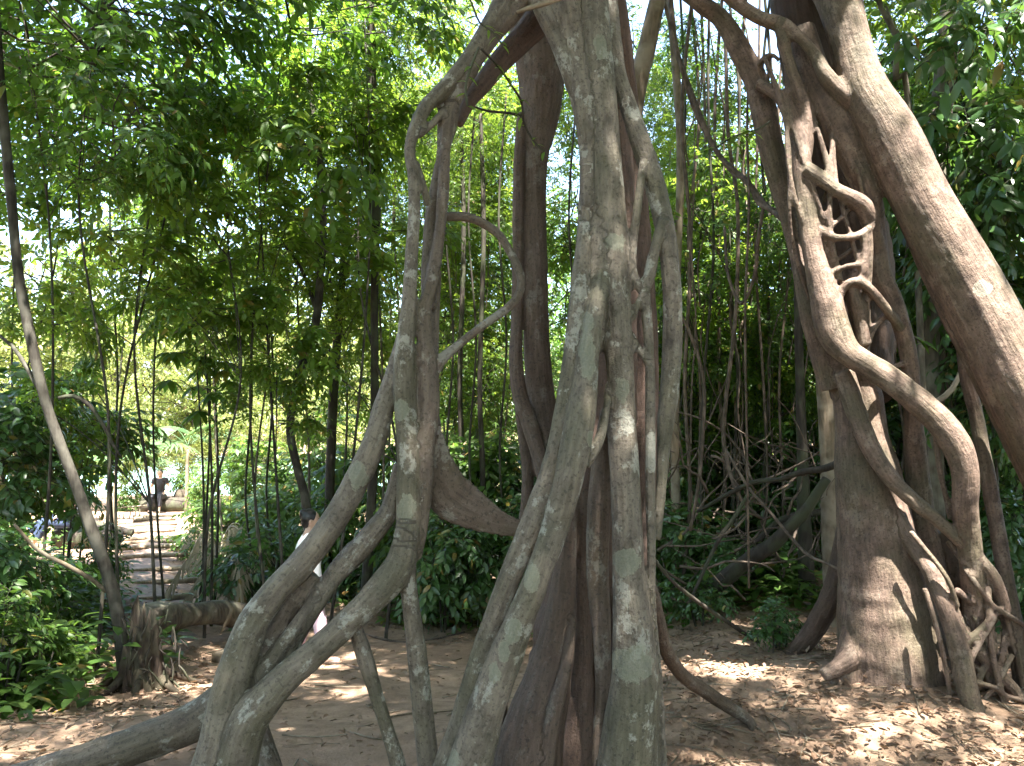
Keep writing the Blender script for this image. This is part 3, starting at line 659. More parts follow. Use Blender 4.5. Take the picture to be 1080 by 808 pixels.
# ---------------------------------------------------------------- foliage
def leaf_geo(B, D, N, L, wr=0.36, droop=0.25, fold=0.12):
    """B,D,N (n,3) base, direction, normal; L (n,) length -> 8-vertex folded pointed leaves"""
    n = len(B)
    D = unit(D); S = unit(np.cross(D, N)); N = np.cross(S, D)
    L = np.asarray(L)[:, None]
    prof = [(0.0, 0.0, 0), (0.30, 0.40, 1), (0.30, 0.40, -1), (0.34, 0, 0), (0.66, 0.36, 1), (0.66, 0.36, -1), (0.70, 0, 0), (1.0, 0, 0)]
    V = np.zeros((n, 8, 3))
    for k, (x, w, sg) in enumerate(prof):
        z = (fold if sg else 0) * wr * (0.9 if sg else 0) - droop * x * x
        V[:, k] = B + D * (x * L) + S * (sg * w * wr * 1.25 * L) + N * (z * L)
    F = np.array([[0, 3, 1], [0, 2, 3], [1, 3, 4], [3, 6, 4], [3, 2, 5], [3, 5, 6], [4, 6, 7], [6, 5, 7]])
    F = (np.arange(n)[:, None, None] * 8 + F[None]).reshape(-1, 3)
    return V.reshape(-1, 3), F


def leaf_geo_far(B, D, N, L, wr=0.4, droop=0.2):
    n = len(B)
    D = unit(D); S = unit(np.cross(D, N)); N = np.cross(S, D)
    L = np.asarray(L)[:, None]
    V = np.zeros((n, 4, 3))
    for k, (x, w, z) in enumerate([(0, 0, 0), (0.45, 0.5, 0.04), (0.45, -0.5, 0.04), (1, 0, -droop)]):
        V[:, k] = B + D * (x * L) + S * (w * wr * L) + N * (z * L)
    F = (np.arange(n)[:, None, None] * 4 + np.array([[0, 2, 1], [1, 2, 3]])[None]).reshape(-1, 3)
    return V.reshape(-1, 3), F


def sprays(O, D, TL, nl, LL, wr=0.36, droop=0.35, far=False, twig=0.004, seed=0, wmul=1.0, hang=0.25):
    """leafy twigs: O origins, D directions, TL twig lengths; nl leaves along each"""
    r = np.random.default_rng(seed)
    T = len(O)
    D = unit(D); TL = np.asarray(TL) * np.ones(T)
    up = np.array([0, 0, 1.0])
    t = (np.arange(nl) + 0.6) / nl
    t = 0.15 + 0.85 * t
    pos = O[:, None] + D[:, None] * (t[None, :, None] * TL[:, None, None]) - up * (droop * TL[:, None, None] * (t ** 2)[None, :, None])
    tan = unit(D[:, None] - up * (2 * droop * t)[None, :, None])
    side = unit(np.cross(tan, up) + 1e-6)
    sg = np.where(np.arange(nl) % 2 == 0, 1.0, -1.0)[None, :, None]
    ang = r.normal(0.95, 0.22, (T, nl, 1)); ang[:, -1] = 0.05
    ld = tan * np.cos(ang) + side * sg * np.sin(ang) + r.normal(0, 0.18, (T, nl, 3)) - up * hang
    nn = unit(np.cross(side, tan)); nn = nn * np.sign(nn[..., 2:3] + 1e-9) + r.normal(0, 0.35, (T, nl, 3))
    ln = LL * r.uniform(0.65, 1.25, (T, nl))
    ar = lambda a: a.reshape(-1, 3)
    if far: V, F = leaf_geo_far(ar(pos), ar(ld), ar(nn), ln.ravel(), wr)
    else: V, F = leaf_geo(ar(pos), ar(ld), ar(nn), ln.ravel(), wr)
    mi = np.zeros(len(F), int)
    if twig:
        ks = np.array([0, 0.35, 0.7, 1.0])
        c = O[:, None] + D[:, None] * (ks[None, :, None] * TL[:, None, None]) - up * (droop * TL[:, None, None] * (ks ** 2)[None, :, None])
        tn = unit(D[:, None] - up * (2 * droop * ks)[None, :, None])
        s1 = unit(np.cross(tn, np.array([0.31, 0.87, 0.38]))); s2 = np.cross(tn, s1)
        rad = (twig * (1 - 0.7 * ks))[None, :, None]
        R = [c + (s1 * math.cos(a) + s2 * math.sin(a)) * rad for a in (0, 2.1, 4.2)]
        TV = np.stack(R, 2).reshape(T, 12, 3)
        q = []
        for a in range(3):
            for b in range(3):
                i, j = a * 3 + b, a * 3 + (b + 1) % 3
                q += [[i, j, j + 3], [i, j + 3, i + 3]]
        TF = (np.arange(T)[:, None, None] * 12 + np.array(q)[None]).reshape(-1, 3) + len(V)
        V = np.vstack([V, TV.reshape(-1, 3)]); F = np.vstack([F, TF]); mi = np.concatenate([mi, np.ones(len(TF), int)])
    return V, F, mi


def branch_out(n, rx, rz, seed, hollow=0.45, lop=0.35):
    """twig origins and directions filling an uneven crown of clumps"""
    r = np.random.default_rng(seed)
    nc = max(5, n // 16)
    cc = unit(r.normal(0, 1, (nc, 3))) * (r.uniform(hollow, 1, (nc, 1)) ** 0.6)
    cc *= r.uniform(1 - lop, 1 + lop * 0.5, (nc, 1))
    k = r.integers(0, nc, n)
    o = cc[k] + r.normal(0, 0.14, (n, 3))
    d = unit(o * np.array([1, 1, 0.5]) + r.normal(0, 0.45, (n, 3)))
    return o * np.array([rx, rx, rz]), d, cc * np.array([rx, rx, rz])


LANDMARKS = [(10, 130, 'the leaning sapling'), (45, 420, 'the bend of the leaning sapling'), (150, 690, 'the rotten stump'), (155, 610, 'the earth trail'), (218, 400, 'the hand-leaved stems'),
             (308, 440, 'the kinked slender trunk'), (338, 200, 'the top of the kinked trunk'), (395, 300, 'the straight dark trunk'), (437, 160, 'the left arch'), (420, 480, 'the lichened left root'), (548, 290, 'the looping hook root'),
             (565, 120, 'the hanging trunk'), (500, 540, 'the curved root plank'), (330, 560, 'the walking girl'), (168, 520, 'the person in black'), (120, 490, 'the pale fan palm'), (200, 650, 'the fallen log'),
             (635, 150, 'the tall front root'), (712, 300, 'the right side of the front fig'), (745, 110, 'the slanting braided liana'), (825, 200, 'the left strand of the right fig'), (790, 590, 'the dark leaning log'),
             (820, 505, 'the long dead branch'), (872, 480, 'the pale trunk behind the right fig'), (905, 260, 'the lattice of roots'), (965, 420, 'the crossing strand'), (1000, 250, 'the leaning trunk'), (925, 40, 'the upper leaning trunk'),
             (1055, 560, 'the tangled right roots'), (230, 495, 'the pale pool'), (445, 640, 'the prop roots'), (735, 640, 'the bowed stick')]
SEEN_LABELS = set()


def uniq(what, px, py):
    """what it is plus where it stands, by the nearest thing one can find that no other label has used"""
    for x, y, nm in sorted(LANDMARKS, key=lambda l: math.hypot(l[0] - px, l[1] - py)):
        dx, dy = px - x, py - y
        far = math.hypot(dx, dy)
        rel = ('right of' if dx > 0 else 'left of') if abs(dx) > abs(dy) else ('below' if dy > 0 else 'above')
        t = what + ' ' + ('just ' if far < 50 else 'far ' if far > 170 and rel in ('above', 'below') else '') + rel + ' ' + nm
        if t not in SEEN_LABELS:
            SEEN_LABELS.add(t)
            return t


LEAFMESH = {}
def crown_mesh(key, n, rx, rz, mat, nl, LL, TL, seed, wr=0.36, droop=0.35, far=False, twig=0.004, hang=0.25, bark='bark_dark', hollow=0.45):
    o, d, cc = branch_out(n, rx, rz, seed, hollow)
    r = np.random.default_rng(seed + 5)
    V, F, mi = sprays(o, d, TL * r.uniform(0.6, 1.3, n), nl, LL, wr, droop, far, twig, seed, hang=hang)
    # inner limbs carrying the clumps
    mb = MB()
    for c in cc[:11]:
        s0 = np.array([0, 0, rz * r.uniform(-0.6, 0.35)]); m = s0 * 0.5 + c * 0.5 + r.normal(0, 0.08 * rx, 3)
        mb.tube([(*s0, 0.012 * rx), (*m, 0.008 * rx), (*c, 0.003 * rx)], 0.2 * rx, 5)
    LV = np.vstack(mb.v); q4 = np.vstack(mb.f4)
    LF = np.vstack([q4[:, [0, 1, 2]], q4[:, [0, 2, 3]]]) + len(V)
    V = np.vstack([V, LV]); F = np.vstack([F, LF]); mi = np.concatenate([mi, np.ones(len(LF), int)])
    LEAFMESH[key] = raw_mesh('crown_' + key, V, F, [M[mat], M[bark]], True, mi)


def crowns():
    cm = crown_mesh
    for i in range(2): cm('broad%d' % i, 170, 1, 0.8, 'leaf_dark', 9, 0.125, 0.40, 100 + i)
    for i in range(2): cm('mid%d' % i, 170, 1, 0.8, 'leaf_mid', 9, 0.115, 0.38, 110 + i)
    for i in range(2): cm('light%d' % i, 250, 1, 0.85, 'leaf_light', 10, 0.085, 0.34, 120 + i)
    for i in range(2): cm('fine%d' % i, 270, 1, 0.9, 'leaf_mid', 12, 0.07, 0.34, 130 + i, wr=0.3)
    for i in range(2): cm('finedark%d' % i, 300, 1, 0.9, 'leaf_dark', 12, 0.075, 0.34, 135 + i, wr=0.32)
    for i in range(2): cm('spray%d' % i, 95, 1, 0.85, 'leaf_mid', 9, 0.15, 0.5, 170 + i, wr=0.38, hollow=0.3)
    cm('large0', 170, 1, 0.9, 'leaf_gloss', 7, 0.25, 0.5, 140, wr=0.32, hang=0.55)
    cm('large1', 170, 1, 0.9, 'leaf_gloss', 7, 0.22, 0.5, 141, wr=0.34, hang=0.5)
    for i in range(3): cm('shrub%d' % i, 150, 0.5, 0.5, 'leaf_gloss', 8, 0.105, 0.30, 150 + i, hollow=0.2, wr=0.38)
    for i in range(2): cm('shrublight%d' % i, 150, 0.5, 0.5, 'leaf_herb', 8, 0.10, 0.30, 160 + i, hollow=0.2, wr=0.36)


crowns()


def trunk_tube(mb, pts, seed, sides=8):
    mb.tube(pts, 0.12, sides, rough=0.12, seed=seed)


def tree(name, label, group, trunk, crown_list, bark, cat='tree', sides=8):
    """trunk: list of world (x,y,z,r); crown_list: (centre, scale, key)"""
    b = np.array(trunk[0][:3]); rt = empty(name, b, label, cat, group)
    mb = MB()
    t = np.array(trunk, float); t[:, :3] -= b
    t = np.vstack([[*(t[0, :3] - [0, 0, 0.15]), t[0, 3] * 1.25], t])
    trunk_tube(mb, t, int(abs(b[0]) * 100) % 97, sides)
    for c, s, key in crown_list:      # limbs that leave the trunk for each crown
        c = np.array(c) - b
        z = c[2] - 0.4 * s
        k = np.argmin(np.abs(t[:, 2] - (z - 0.5)))
        st = t[k]
        if np.linalg.norm(c - st[:3]) > 0.3:
            m = (st[:3] + c) / 2 + [0, 0, 0.15 * s]
            mb.tube([(*st[:3], st[3] * 0.6), (*m, st[3] * 0.4), (*(c - [0, 0, 0.2 * s]), max(0.008, st[3] * 0.25))], 0.15, 6, rough=0.1)
    mb.obj('trunk', M[bark], rt)
    for c, s, key in crown_list:
        o = link('crown', LEAFMESH[key], rt, np.array(c) - b)
        o.scale = (s * random.uniform(0.85, 1.15), s * random.uniform(0.85, 1.15), s * random.uniform(0.8, 1.1))
        o.rotation_euler = (random.uniform(-0.3, 0.3), random.uniform(-0.3, 0.3), random.uniform(0, 6.28))
    return rt


# crowns of the two figs, high above the picture: they shade the place and let sun patches through
def sun_lines():
    pts = []
    for px, py, d, r in [(898,30,4.7,.12),(912,75,4.65,.13),(935,110,4.6,.12),(960,150,4.5,.12),(990,195,4.5,.12),(1015,240,4.45,.12),(1042,285,4.4,.12),(1068,325,4.35,.12),
                         (870,62,4.7,.10),(882,92,4.65,.10),(892,155,4.75,.12),(903,195,4.65,.10),(918,250,4.65,.09),(930,288,4.7,.08),(866,295,4.6,.09),(880,322,4.55,.09),(838,262,5.0,.06),(846,292,4.95,.07),(851,318,4.9,.06),(905,320,4.7,.08),(940,312,4.7,.06),(872,262,4.7,.06),(897,250,4.65,.06),
                         (820,20,4.8,.06),(845,45,4.75,.06),(1020,485,4.4,.05),(1036,500,4.8,.05),(968,585,4.55,.07),(985,612,4.55,.03),(872,440,6.6,.12),
                         (450,455,3.02,.06),(588,690,3.12,.04),(588,700,3.1,.03)]:
        pts.append((P(px, py, d), r))
    for px, py, r in [(800,745,.02),(885,748,.05),(925,770,.16),(955,785,.14),(865,795,.08),(725,800,.05),(1000,765,.04),(20,760,.25),(60,720,.25),(100,700,.25),(130,735,.12),(10,800,.22),(90,760,.15),(150,610,.2),(440,640,.1),(165,580,.3),(60,640,.35),(30,600,.35),(100,650,.25),(20,690,.3),(250,600,.6)]:
        g = G(px, py); pts.append((g, r))
    for px, py, d, r in [(190,245,10,.7),(130,235,12,.7),(330,235,10.5,.6),(270,300,11.5,.6),(60,300,9,.5),(380,60,10.5,.6),(330,110,10.5,.5),(400,330,12,.6),(230,200,12.5,.6),(770,160,9.7,.3),(1000,90,7.0,.45),(1050,180,6.8,.4),(960,50,8.3,.4),(1000,200,7.5,.3),(1060,280,8,.4),(740,240,9,.4),(790,280,9.3,.4),(740,400,10,.4),(810,420,10,.3),(1050,40,7.8,.4),(730,540,8.4,.25),(470,520,11,.5),(520,500,12,.5)]:
        pts.append((P(px, py, d), r))
    return pts


SUNL = sun_lines()


def open_to_sun(p, keep=0.12, scale=1.0, seed=3, more=0.0):
    """True where a twig stays; twigs standing in the listed sun gaps are mostly missing"""
    ok = np.ones(len(p), bool)
    r = np.random.default_rng(seed)
    for q, (c, rad) in enumerate(SUNL):
        e = p - c
        a = e @ TOSUN
        dd = np.linalg.norm(e - a[:, None] * TOSUN, axis=1)
        ok &= ~((a > 0) & (dd < rad * scale + (0.13 + more if q < 22 else 0.07 + more * .4)) & (r.random(len(p)) > keep))
    return ok


def fig_crown(root, blobs, n, seed, top):
    r = np.random.default_rng(seed)
    O, D = [], []
    for (cx, cy, cz, rx, rz) in blobs:
        o, d, cc = branch_out(n, rx, rz, seed, 0.3); seed += 1
        O.append(o + [cx, cy, cz]); D.append(d)
    O = np.vstack(O); D = np.vstack(D)
    keep = open_to_sun(O + D * 0.08, .4) & open_to_sun(O + D * 0.34 - [0, 0, .1], .4, seed=4)
    gap = fbm(O * np.array([0.8, 0.8, 0.5]), seed, 2) > -0.17
    O, D = O[keep & gap], D[keep & gap]
    b = np.array(root.location)
    V, F, mi = sprays(O, D, 0.4 * r.uniform(0.6, 1.2, len(O)), 9, 0.13, 0.4, far=True, twig=0.004, seed=seed)
    link('crown', raw_mesh('crown', V - b, F, [M['leaf_fig'], M['bark_grey']], True, mi), root)
    for (cx, cy, cz, rx, rz) in blobs:
        mb = MB()
        m = (np.array(top) + [cx, cy, cz]) / 2 + [0, 0, 0.4]
        mb.tube([(*(np.array(top) - b), 0.16), (*(m - b), 0.1), (cx - b[0], cy - b[1], cz - b[2], 0.05)], 0.2, 8, rough=0.1)
        mb.obj('limb', M['bark_grey'], root)


fig_crown(front, [(-0.5, 3.2, 8.3, 2.6, 0.9), (2.2, 3.0, 8.6, 2.6, 0.9), (0.4, 1.0, 8.8, 2.6, 0.8), (4.6, 3.4, 9.4, 2.6, 0.9), (-2.6, 4.8, 8.8, 2.2, 0.8), (-2.8, 1.6, 8.8, 2.4, 0.8), (0.8, 6.4, 9.2, 2.4, 0.8), (1.0, 0.0, 8.4, 2.3, 0.8), (0.6, -1.4, 9.2, 2.3, 0.8)], 1000, 300, P(612, -330, 3.5))
fig_crown(right, [(3.4, 6.2, 9.2, 2.8, 0.9), (6.4, 6.0, 9.8, 2.8, 0.9), (5.4, 8.6, 10.2, 2.8, 0.9), (8.6, 4.2, 10.2, 2.6, 0.9), (6.8, 1.8, 10, 2.6, 0.9), (2.4, 9.2, 10, 2.6, 0.9), (8.4, 8.0, 11, 2.6, 0.9)], 900, 330, P(830, -330, 5.3))
# ---------------------------------------------------------------- trees round about
def auto_tree(name, label, group, px, py, d, s, keys, bark='bark_grey', r=None, lean=0.3, base=None, more=()):
    """a tree whose crown stands at a photo place and depth; its trunk comes up from the ground below"""
    label = uniq(label, px, py)
    c = P(px, py, d)
    bx, by = (c[0] + random.uniform(-lean, lean), c[1] + random.uniform(-lean, lean)) if base is None else base
    bz = gz(bx, by)
    r = r or 0.007 + 0.005 * s
    m1 = np.array([bx + (c[0] - bx) * 0.3 + random.uniform(-.3, .3), by + (c[1] - by) * 0.3, bz + (c[2] - bz) * 0.35])
    m2 = np.array([bx + (c[0] - bx) * 0.75 + random.uniform(-.25, .25), by + (c[1] - by) * 0.7, bz + (c[2] - bz) * 0.7])
    tr = [(bx, by, bz, r * 1.3), (*m1, r), (*m2, r * 0.75), (*(c + [0, 0, s * 0.3]), r * 0.3)]
    cl = [(c, s, random.choice(keys))]
    if d < 19:
        for t in ((0.42, 0.68) if px > 400 else (0.7,) if px > 240 or py < 60 else ()):
            q = m1 * (1 - t) + m2 * t if t < .6 else m2 * .7 + c * .3
            cl.append((q + [random.uniform(-.5, .5) * s, random.uniform(-.3, .3) * s, 0], s * random.uniform(.45, .7), random.choice(keys)))
    for dx, dz, ss in more:
        cl.append((c + [dx * s, random.uniform(-.4, .4) * s, dz * s], s * ss, random.choice(keys)))
    return tree(name, label, group, tr, cl, bark)


def grove(name, label, group, rows, bark, lean, per=3, low=True):
    """neighbouring crowns share one trunk with spreading limbs; rows: (px, py, d, s, keys)"""
    rows = sorted(rows, key=lambda q: (round(q[2] / 3), q[0]))
    for i in range(0, len(rows), per):
        part = sorted(rows[i:i + per], key=lambda q: q[1])
        cs = [P(q[0], q[1], q[2]) for q in part]
        top = cs[0]; m = np.mean(cs, axis=0)
        bx, by = top[0] * .75 + m[0] * .25 + random.uniform(-lean, lean) * .5, m[1] + random.uniform(-.3, .6)
        bz = gz(bx, by); r = 0.011 + 0.005 * part[0][3]
        b = np.array([bx, by, bz])
        tr = [(*b, r * 1.3), (*(b * .68 + top * .32 + [random.uniform(-.25, .25), 0, 0]), r), (*(b * .34 + top * .66 + [random.uniform(-.25, .25), 0, 0]), r * .75), (*top, r * .3)]
        cl = []
        for q, c in zip(part, cs):
            cl.append((c, q[3], random.choice(q[4])))
            if low and random.random() < .6:
                cl.append((c + [random.uniform(-.9, .9) * q[3], random.uniform(-.4, .4), -random.uniform(.7, 1.3) * q[3]], q[3] * random.uniform(.5, .75), random.choice(q[4])))
        tree(name, uniq(label, np.mean([q[0] for q in part]), np.mean([q[1] for q in part])), group, tr, cl, bark)


BD, MD, LT, FN, FD = ['broad0', 'broad1'], ['mid0', 'mid1'], ['light0', 'light1'], ['fine0', 'fine1'], ['finedark0', 'finedark1']
LG, SH, SL = ['large0', 'large1'], ['shrub0', 'shrub1', 'shrub2'], ['shrublight0', 'shrublight1']

# dark leafy boughs over the left of the trail
for px, py, d, s in [(20, 30, 6.5, 1.0), (110, 10, 7.0, 1.1), (210, 20, 8, 1.2), (310, -10, 8.5, 1.2), (60, 120, 8.5, 1.0), (165, 110, 9.0, 1.1), (-20, 190, 8, 1.0), (20, 75, 9, 1.0), (100, 190, 10, 0.9)]:
    auto_tree('broadleaf_tree', 'dark broad-leaved tree with its crown', 'dark trees over the left side', px, py, d, s, BD, 'bark_dark', lean=0.6)
# bright green middle storey left of the arch
grove('understory_tree', 'bright green understory tree with several crowns', 'green understory trees on the left', [(190, 245, 10, 0.85, MD), (330, 120, 10.5, 1.1, MD), (395, 50, 10.5, 1.1, FN), (340, 235, 11, 1.0, MD), (400, 180, 12, 1.1, FN), (455, 240, 13, 1.1, FN), (430, 30, 13, 1.5, FN), (300, 330, 11, 0.75, MD), (375, 330, 12, 1.0, MD), (130, 235, 12, 0.9, MD), (40, 290, 9, 0.75, MD), (115, 300, 10.5, 0.6, MD), (500, 180, 14, 1.2, FD), (350, 30, 12, 1.3, FN), (275, 285, 12, 0.8, MD), (395, 420, 12, 0.9, MD), (500, 50, 15, 1.6, FN), (220, 175, 13, 1.1, MD), (500, 330, 14, 1.2, FN), (285, 230, 9.5, .7, MD), (350, 290, 10, .8, MD), (240, 300, 12, .9, MD), (385, 270, 11, .9, FN), (470, 330, 13, 1.0, FN), (430, 130, 12, 1.0, FN), (225, 80, 12, .8, MD)], 'bark_grey', 0.5)
# nearer airy boughs of the same height
grove('leafy_sapling', 'airy large-leaved sapling', 'airy saplings on the left', [(*q, ['spray0', 'spray1']) for q in ([(160, 200, 7.5, .8), (240, 250, 7.8, .8), (330, 180, 8.2, .9), (375, 260, 8.4, .7), (290, 330, 8.6, .7), (120, 260, 7.6, .7), (55, 330, 7.2, .6), (270, 130, 8.4, .8), (385, 120, 8.8, .8), (350, 380, 9.0, .7), (200, 330, 9.2, .6), (100, 400, 8.5, .5), (385, 20, 8.8, .9)])], 'bark_sap', 0.8)
# pale sunlit trees round the clearing
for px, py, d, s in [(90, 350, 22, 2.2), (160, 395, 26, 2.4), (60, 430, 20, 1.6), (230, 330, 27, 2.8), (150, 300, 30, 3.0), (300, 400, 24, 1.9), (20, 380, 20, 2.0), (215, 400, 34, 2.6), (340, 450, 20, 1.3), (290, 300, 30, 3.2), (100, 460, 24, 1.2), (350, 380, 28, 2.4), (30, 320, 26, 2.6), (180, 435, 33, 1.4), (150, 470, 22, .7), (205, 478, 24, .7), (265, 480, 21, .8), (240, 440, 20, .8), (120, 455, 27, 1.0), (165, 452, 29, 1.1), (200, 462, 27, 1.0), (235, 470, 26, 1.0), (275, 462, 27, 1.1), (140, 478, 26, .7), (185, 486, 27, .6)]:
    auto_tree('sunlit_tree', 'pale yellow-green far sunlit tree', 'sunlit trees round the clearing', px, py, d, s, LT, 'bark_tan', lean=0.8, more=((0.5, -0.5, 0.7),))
# between the arch and the main roots
grove('understory_tree', 'small tree glimpsed between the roots', 'trees glimpsed between the roots', [(480, 430, 13, 1.0, FN), (520, 470, 15, 1.1, FN), (500, 250, 16, 1.6, FD), (610, 220, 13, 1.0, FN), (600, 330, 14, 1.2, FD), (520, 120, 17, 1.8, FN), (600, 120, 16, 1.5, FD), (500, 380, 17, 1.5, FD), (485, 280, 15, 1.1, FN), (515, 400, 12, .8, FN), (600, 420, 15, 1.2, FN), (530, 200, 13, .9, FN), (480, 90, 14, 1.2, FN)] + [(470, 150, 12, .9, FN), (500, 230, 12.5, .9, MD), (460, 300, 13, .9, MD), (505, 100, 13, 1.0, MD), (600, 250, 12.5, .7, MD), (490, 360, 12, .8, MD), (480, 200, 14, 1.0, FD), (510, 300, 14, 1.0, FD), (455, 150, 14, 1.0, FD), (525, 420, 13.5, .8, FD)], 'bark_grey', 0.4)
# dense dark wood right of the main roots
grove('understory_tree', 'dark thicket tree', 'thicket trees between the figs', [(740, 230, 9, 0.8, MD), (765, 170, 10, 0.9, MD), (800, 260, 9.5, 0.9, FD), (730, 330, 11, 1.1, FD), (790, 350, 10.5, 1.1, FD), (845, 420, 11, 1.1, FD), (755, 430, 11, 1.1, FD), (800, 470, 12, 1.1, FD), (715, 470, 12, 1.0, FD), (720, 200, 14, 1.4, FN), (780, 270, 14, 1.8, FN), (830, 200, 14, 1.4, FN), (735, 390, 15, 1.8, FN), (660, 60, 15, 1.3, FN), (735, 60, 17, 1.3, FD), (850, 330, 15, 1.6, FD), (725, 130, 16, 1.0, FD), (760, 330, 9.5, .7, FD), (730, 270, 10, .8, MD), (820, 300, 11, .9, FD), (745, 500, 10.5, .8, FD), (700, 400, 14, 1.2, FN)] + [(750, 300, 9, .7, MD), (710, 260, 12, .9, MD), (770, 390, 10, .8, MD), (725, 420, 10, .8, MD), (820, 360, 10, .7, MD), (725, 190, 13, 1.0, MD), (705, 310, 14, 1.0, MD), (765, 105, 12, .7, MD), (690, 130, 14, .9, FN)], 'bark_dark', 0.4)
# right edge
for px, py, d, s, k in [(1000, 95, 7.2, 0.9, LG), (1060, 190, 7.0, 0.9, LG), (970, 40, 8.5, 1.0, MD), (1050, 30, 8, 1.0, MD), (960, 140, 9, 0.9, FD), (1020, 260, 8.5, 1.0, LG), (1075, 330, 8, 0.9, FD), (985, 340, 9.5, 0.9, FD), (940, 60, 11, 1.2, FN), (1000, 170, 11, 1.4, FD), (1060, 110, 11, 1.4, FD), (970, 260, 12, 1.4, FD), (1000, 430, 10, 1.0, FD), (1070, 440, 10, 1.0, FD), (935, 420, 10.5, 0.9, FD), (930, 500, 10, 0.9, FD), (1060, 540, 9, 0.8, FD), (990, 30, 14, 1.8, FN), (1080, 270, 12, 1.5, FN)]:
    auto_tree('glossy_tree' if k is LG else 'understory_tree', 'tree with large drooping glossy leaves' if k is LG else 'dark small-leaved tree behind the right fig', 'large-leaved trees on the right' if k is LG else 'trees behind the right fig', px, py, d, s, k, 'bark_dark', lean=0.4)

# far wood as one mass
def far_wood():
    r = np.random.default_rng(77)
    O, D = [], []
    n = 15000
    az = r.uniform(-0.78, 0.78, n * 3)
    d = r.uniform(24, 75, n * 3)
    x = d * np.tan(az); y = d
    water = (x > -60) & (x < -8) & (y > 33) & (y < 100)
    left = x / y < -0.1
    top = np.where(left, 1.5 + 0.17 * d, 2 + 0.36 * d) * (0.75 + 0.6 * vnoise(np.stack([x * 0.12, y * 0.12, x * 0], -1), 4))
    z = ground_z(x, y) + top * r.random(n * 3) ** 0.8
    den = fbm(np.stack([x * 0.35, y * 0.35, z * 0.35], -1), 12, 2) > -0.03
    gap = ~(left & (y < 34) & (r.random(n * 3) < 0.75))
    k = np.nonzero(den & ~water & gap)[0][:n]
    O = np.stack([x, y, z], -1)[k]
    D = unit(r.normal(0, 1, (len(k), 3)) + [0, 0, 0.2])
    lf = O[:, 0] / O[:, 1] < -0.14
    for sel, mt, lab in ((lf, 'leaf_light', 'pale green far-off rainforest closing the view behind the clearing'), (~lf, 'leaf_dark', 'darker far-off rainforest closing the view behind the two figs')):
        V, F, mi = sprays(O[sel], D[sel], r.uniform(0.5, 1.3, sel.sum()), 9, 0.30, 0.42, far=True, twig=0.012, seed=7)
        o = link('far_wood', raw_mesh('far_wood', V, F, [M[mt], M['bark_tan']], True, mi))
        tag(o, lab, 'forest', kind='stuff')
    r2 = np.random.default_rng(5)
    O2 = []
    m = 9000
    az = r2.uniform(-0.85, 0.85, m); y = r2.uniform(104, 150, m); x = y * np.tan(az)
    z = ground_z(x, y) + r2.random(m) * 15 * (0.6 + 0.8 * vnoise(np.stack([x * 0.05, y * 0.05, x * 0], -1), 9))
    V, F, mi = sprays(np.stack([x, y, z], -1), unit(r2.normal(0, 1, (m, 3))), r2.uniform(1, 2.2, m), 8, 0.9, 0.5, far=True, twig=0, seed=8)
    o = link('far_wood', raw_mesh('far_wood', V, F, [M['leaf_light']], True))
    tag(o, 'hazy wooded bank on the other side of the pale water', 'forest', kind='stuff')


far_wood()


def canopy():  # unseen overhead leaves added as shade, with gaps cut for sun patches
    r = np.random.default_rng(91)
    n = 50000
    x = r.uniform(-16, 24, n); y = r.uniform(-14, 30, n)
    m = 22000
    x[:m] = r.uniform(-7, 11, m); y[:m] = r.uniform(-9, 13, m)
    z = np.maximum(9.5, 3.0 + 0.62 * y) + r.uniform(0, 3.5, n)
    O = np.stack([x, y, z], -1)
    den = fbm(O * [.4, .4, .3], 15, 2)
    k = ((den > -0.02) | ((np.arange(n) < m) & (den > -0.13))) & ~((x < -0.8 - 0.06 * y) & (y > 5.5)) & ~((x < -6) & (y > 2)) & ~((x < 1.2) & (y > 9) & (y < 18))
    k &= open_to_sun(O, .04, more=.22) & open_to_sun(O + [0, 0, -.3], .04, more=.22)
    O = O[k]
    V, F, mi = sprays(O, unit(r.normal(0, 1, (len(O), 3)) * [1, 1, .4]), r.uniform(.5, 1.0, len(O)), 9, .20, .42, far=True, twig=.008, seed=17)
    o = link('shade_canopy', raw_mesh('shade_canopy', V, F, [M['leaf_fig'], M['bark_grey']], True, mi))
    tag(o, 'unseen leafy roof of forest trees added for shade over both figs', 'forest canopy', kind='stuff')
    n = 28000  # unseen ring behind the camera, added to darken light from the front
    a = r.uniform(0, 2 * math.pi, n); d = r.uniform(9, 20, n)
    x, y = d * np.sin(a), d * np.cos(a)
    z = ground_z(x, y) + 11 * r.random(n) ** .9
    O = np.stack([x, y, z], -1)
    k = (y < 0.75 * np.abs(x) - 1) & (fbm(O * .45, 19, 2) > -.06)
    k &= open_to_sun(O, .15)
    O = O[k]
    V, F, mi = sprays(O, unit(r.normal(0, 1, (len(O), 3))), r.uniform(.5, 1.0, len(O)), 9, .24, .42, far=True, twig=.008, seed=18)
    o = link('forest', raw_mesh('forest', V, F, [M['leaf_dark'], M['bark_grey']], True, mi))
    tag(o, 'unseen dense forest added round the viewer to cut frontal light', 'forest', kind='stuff')


canopy()


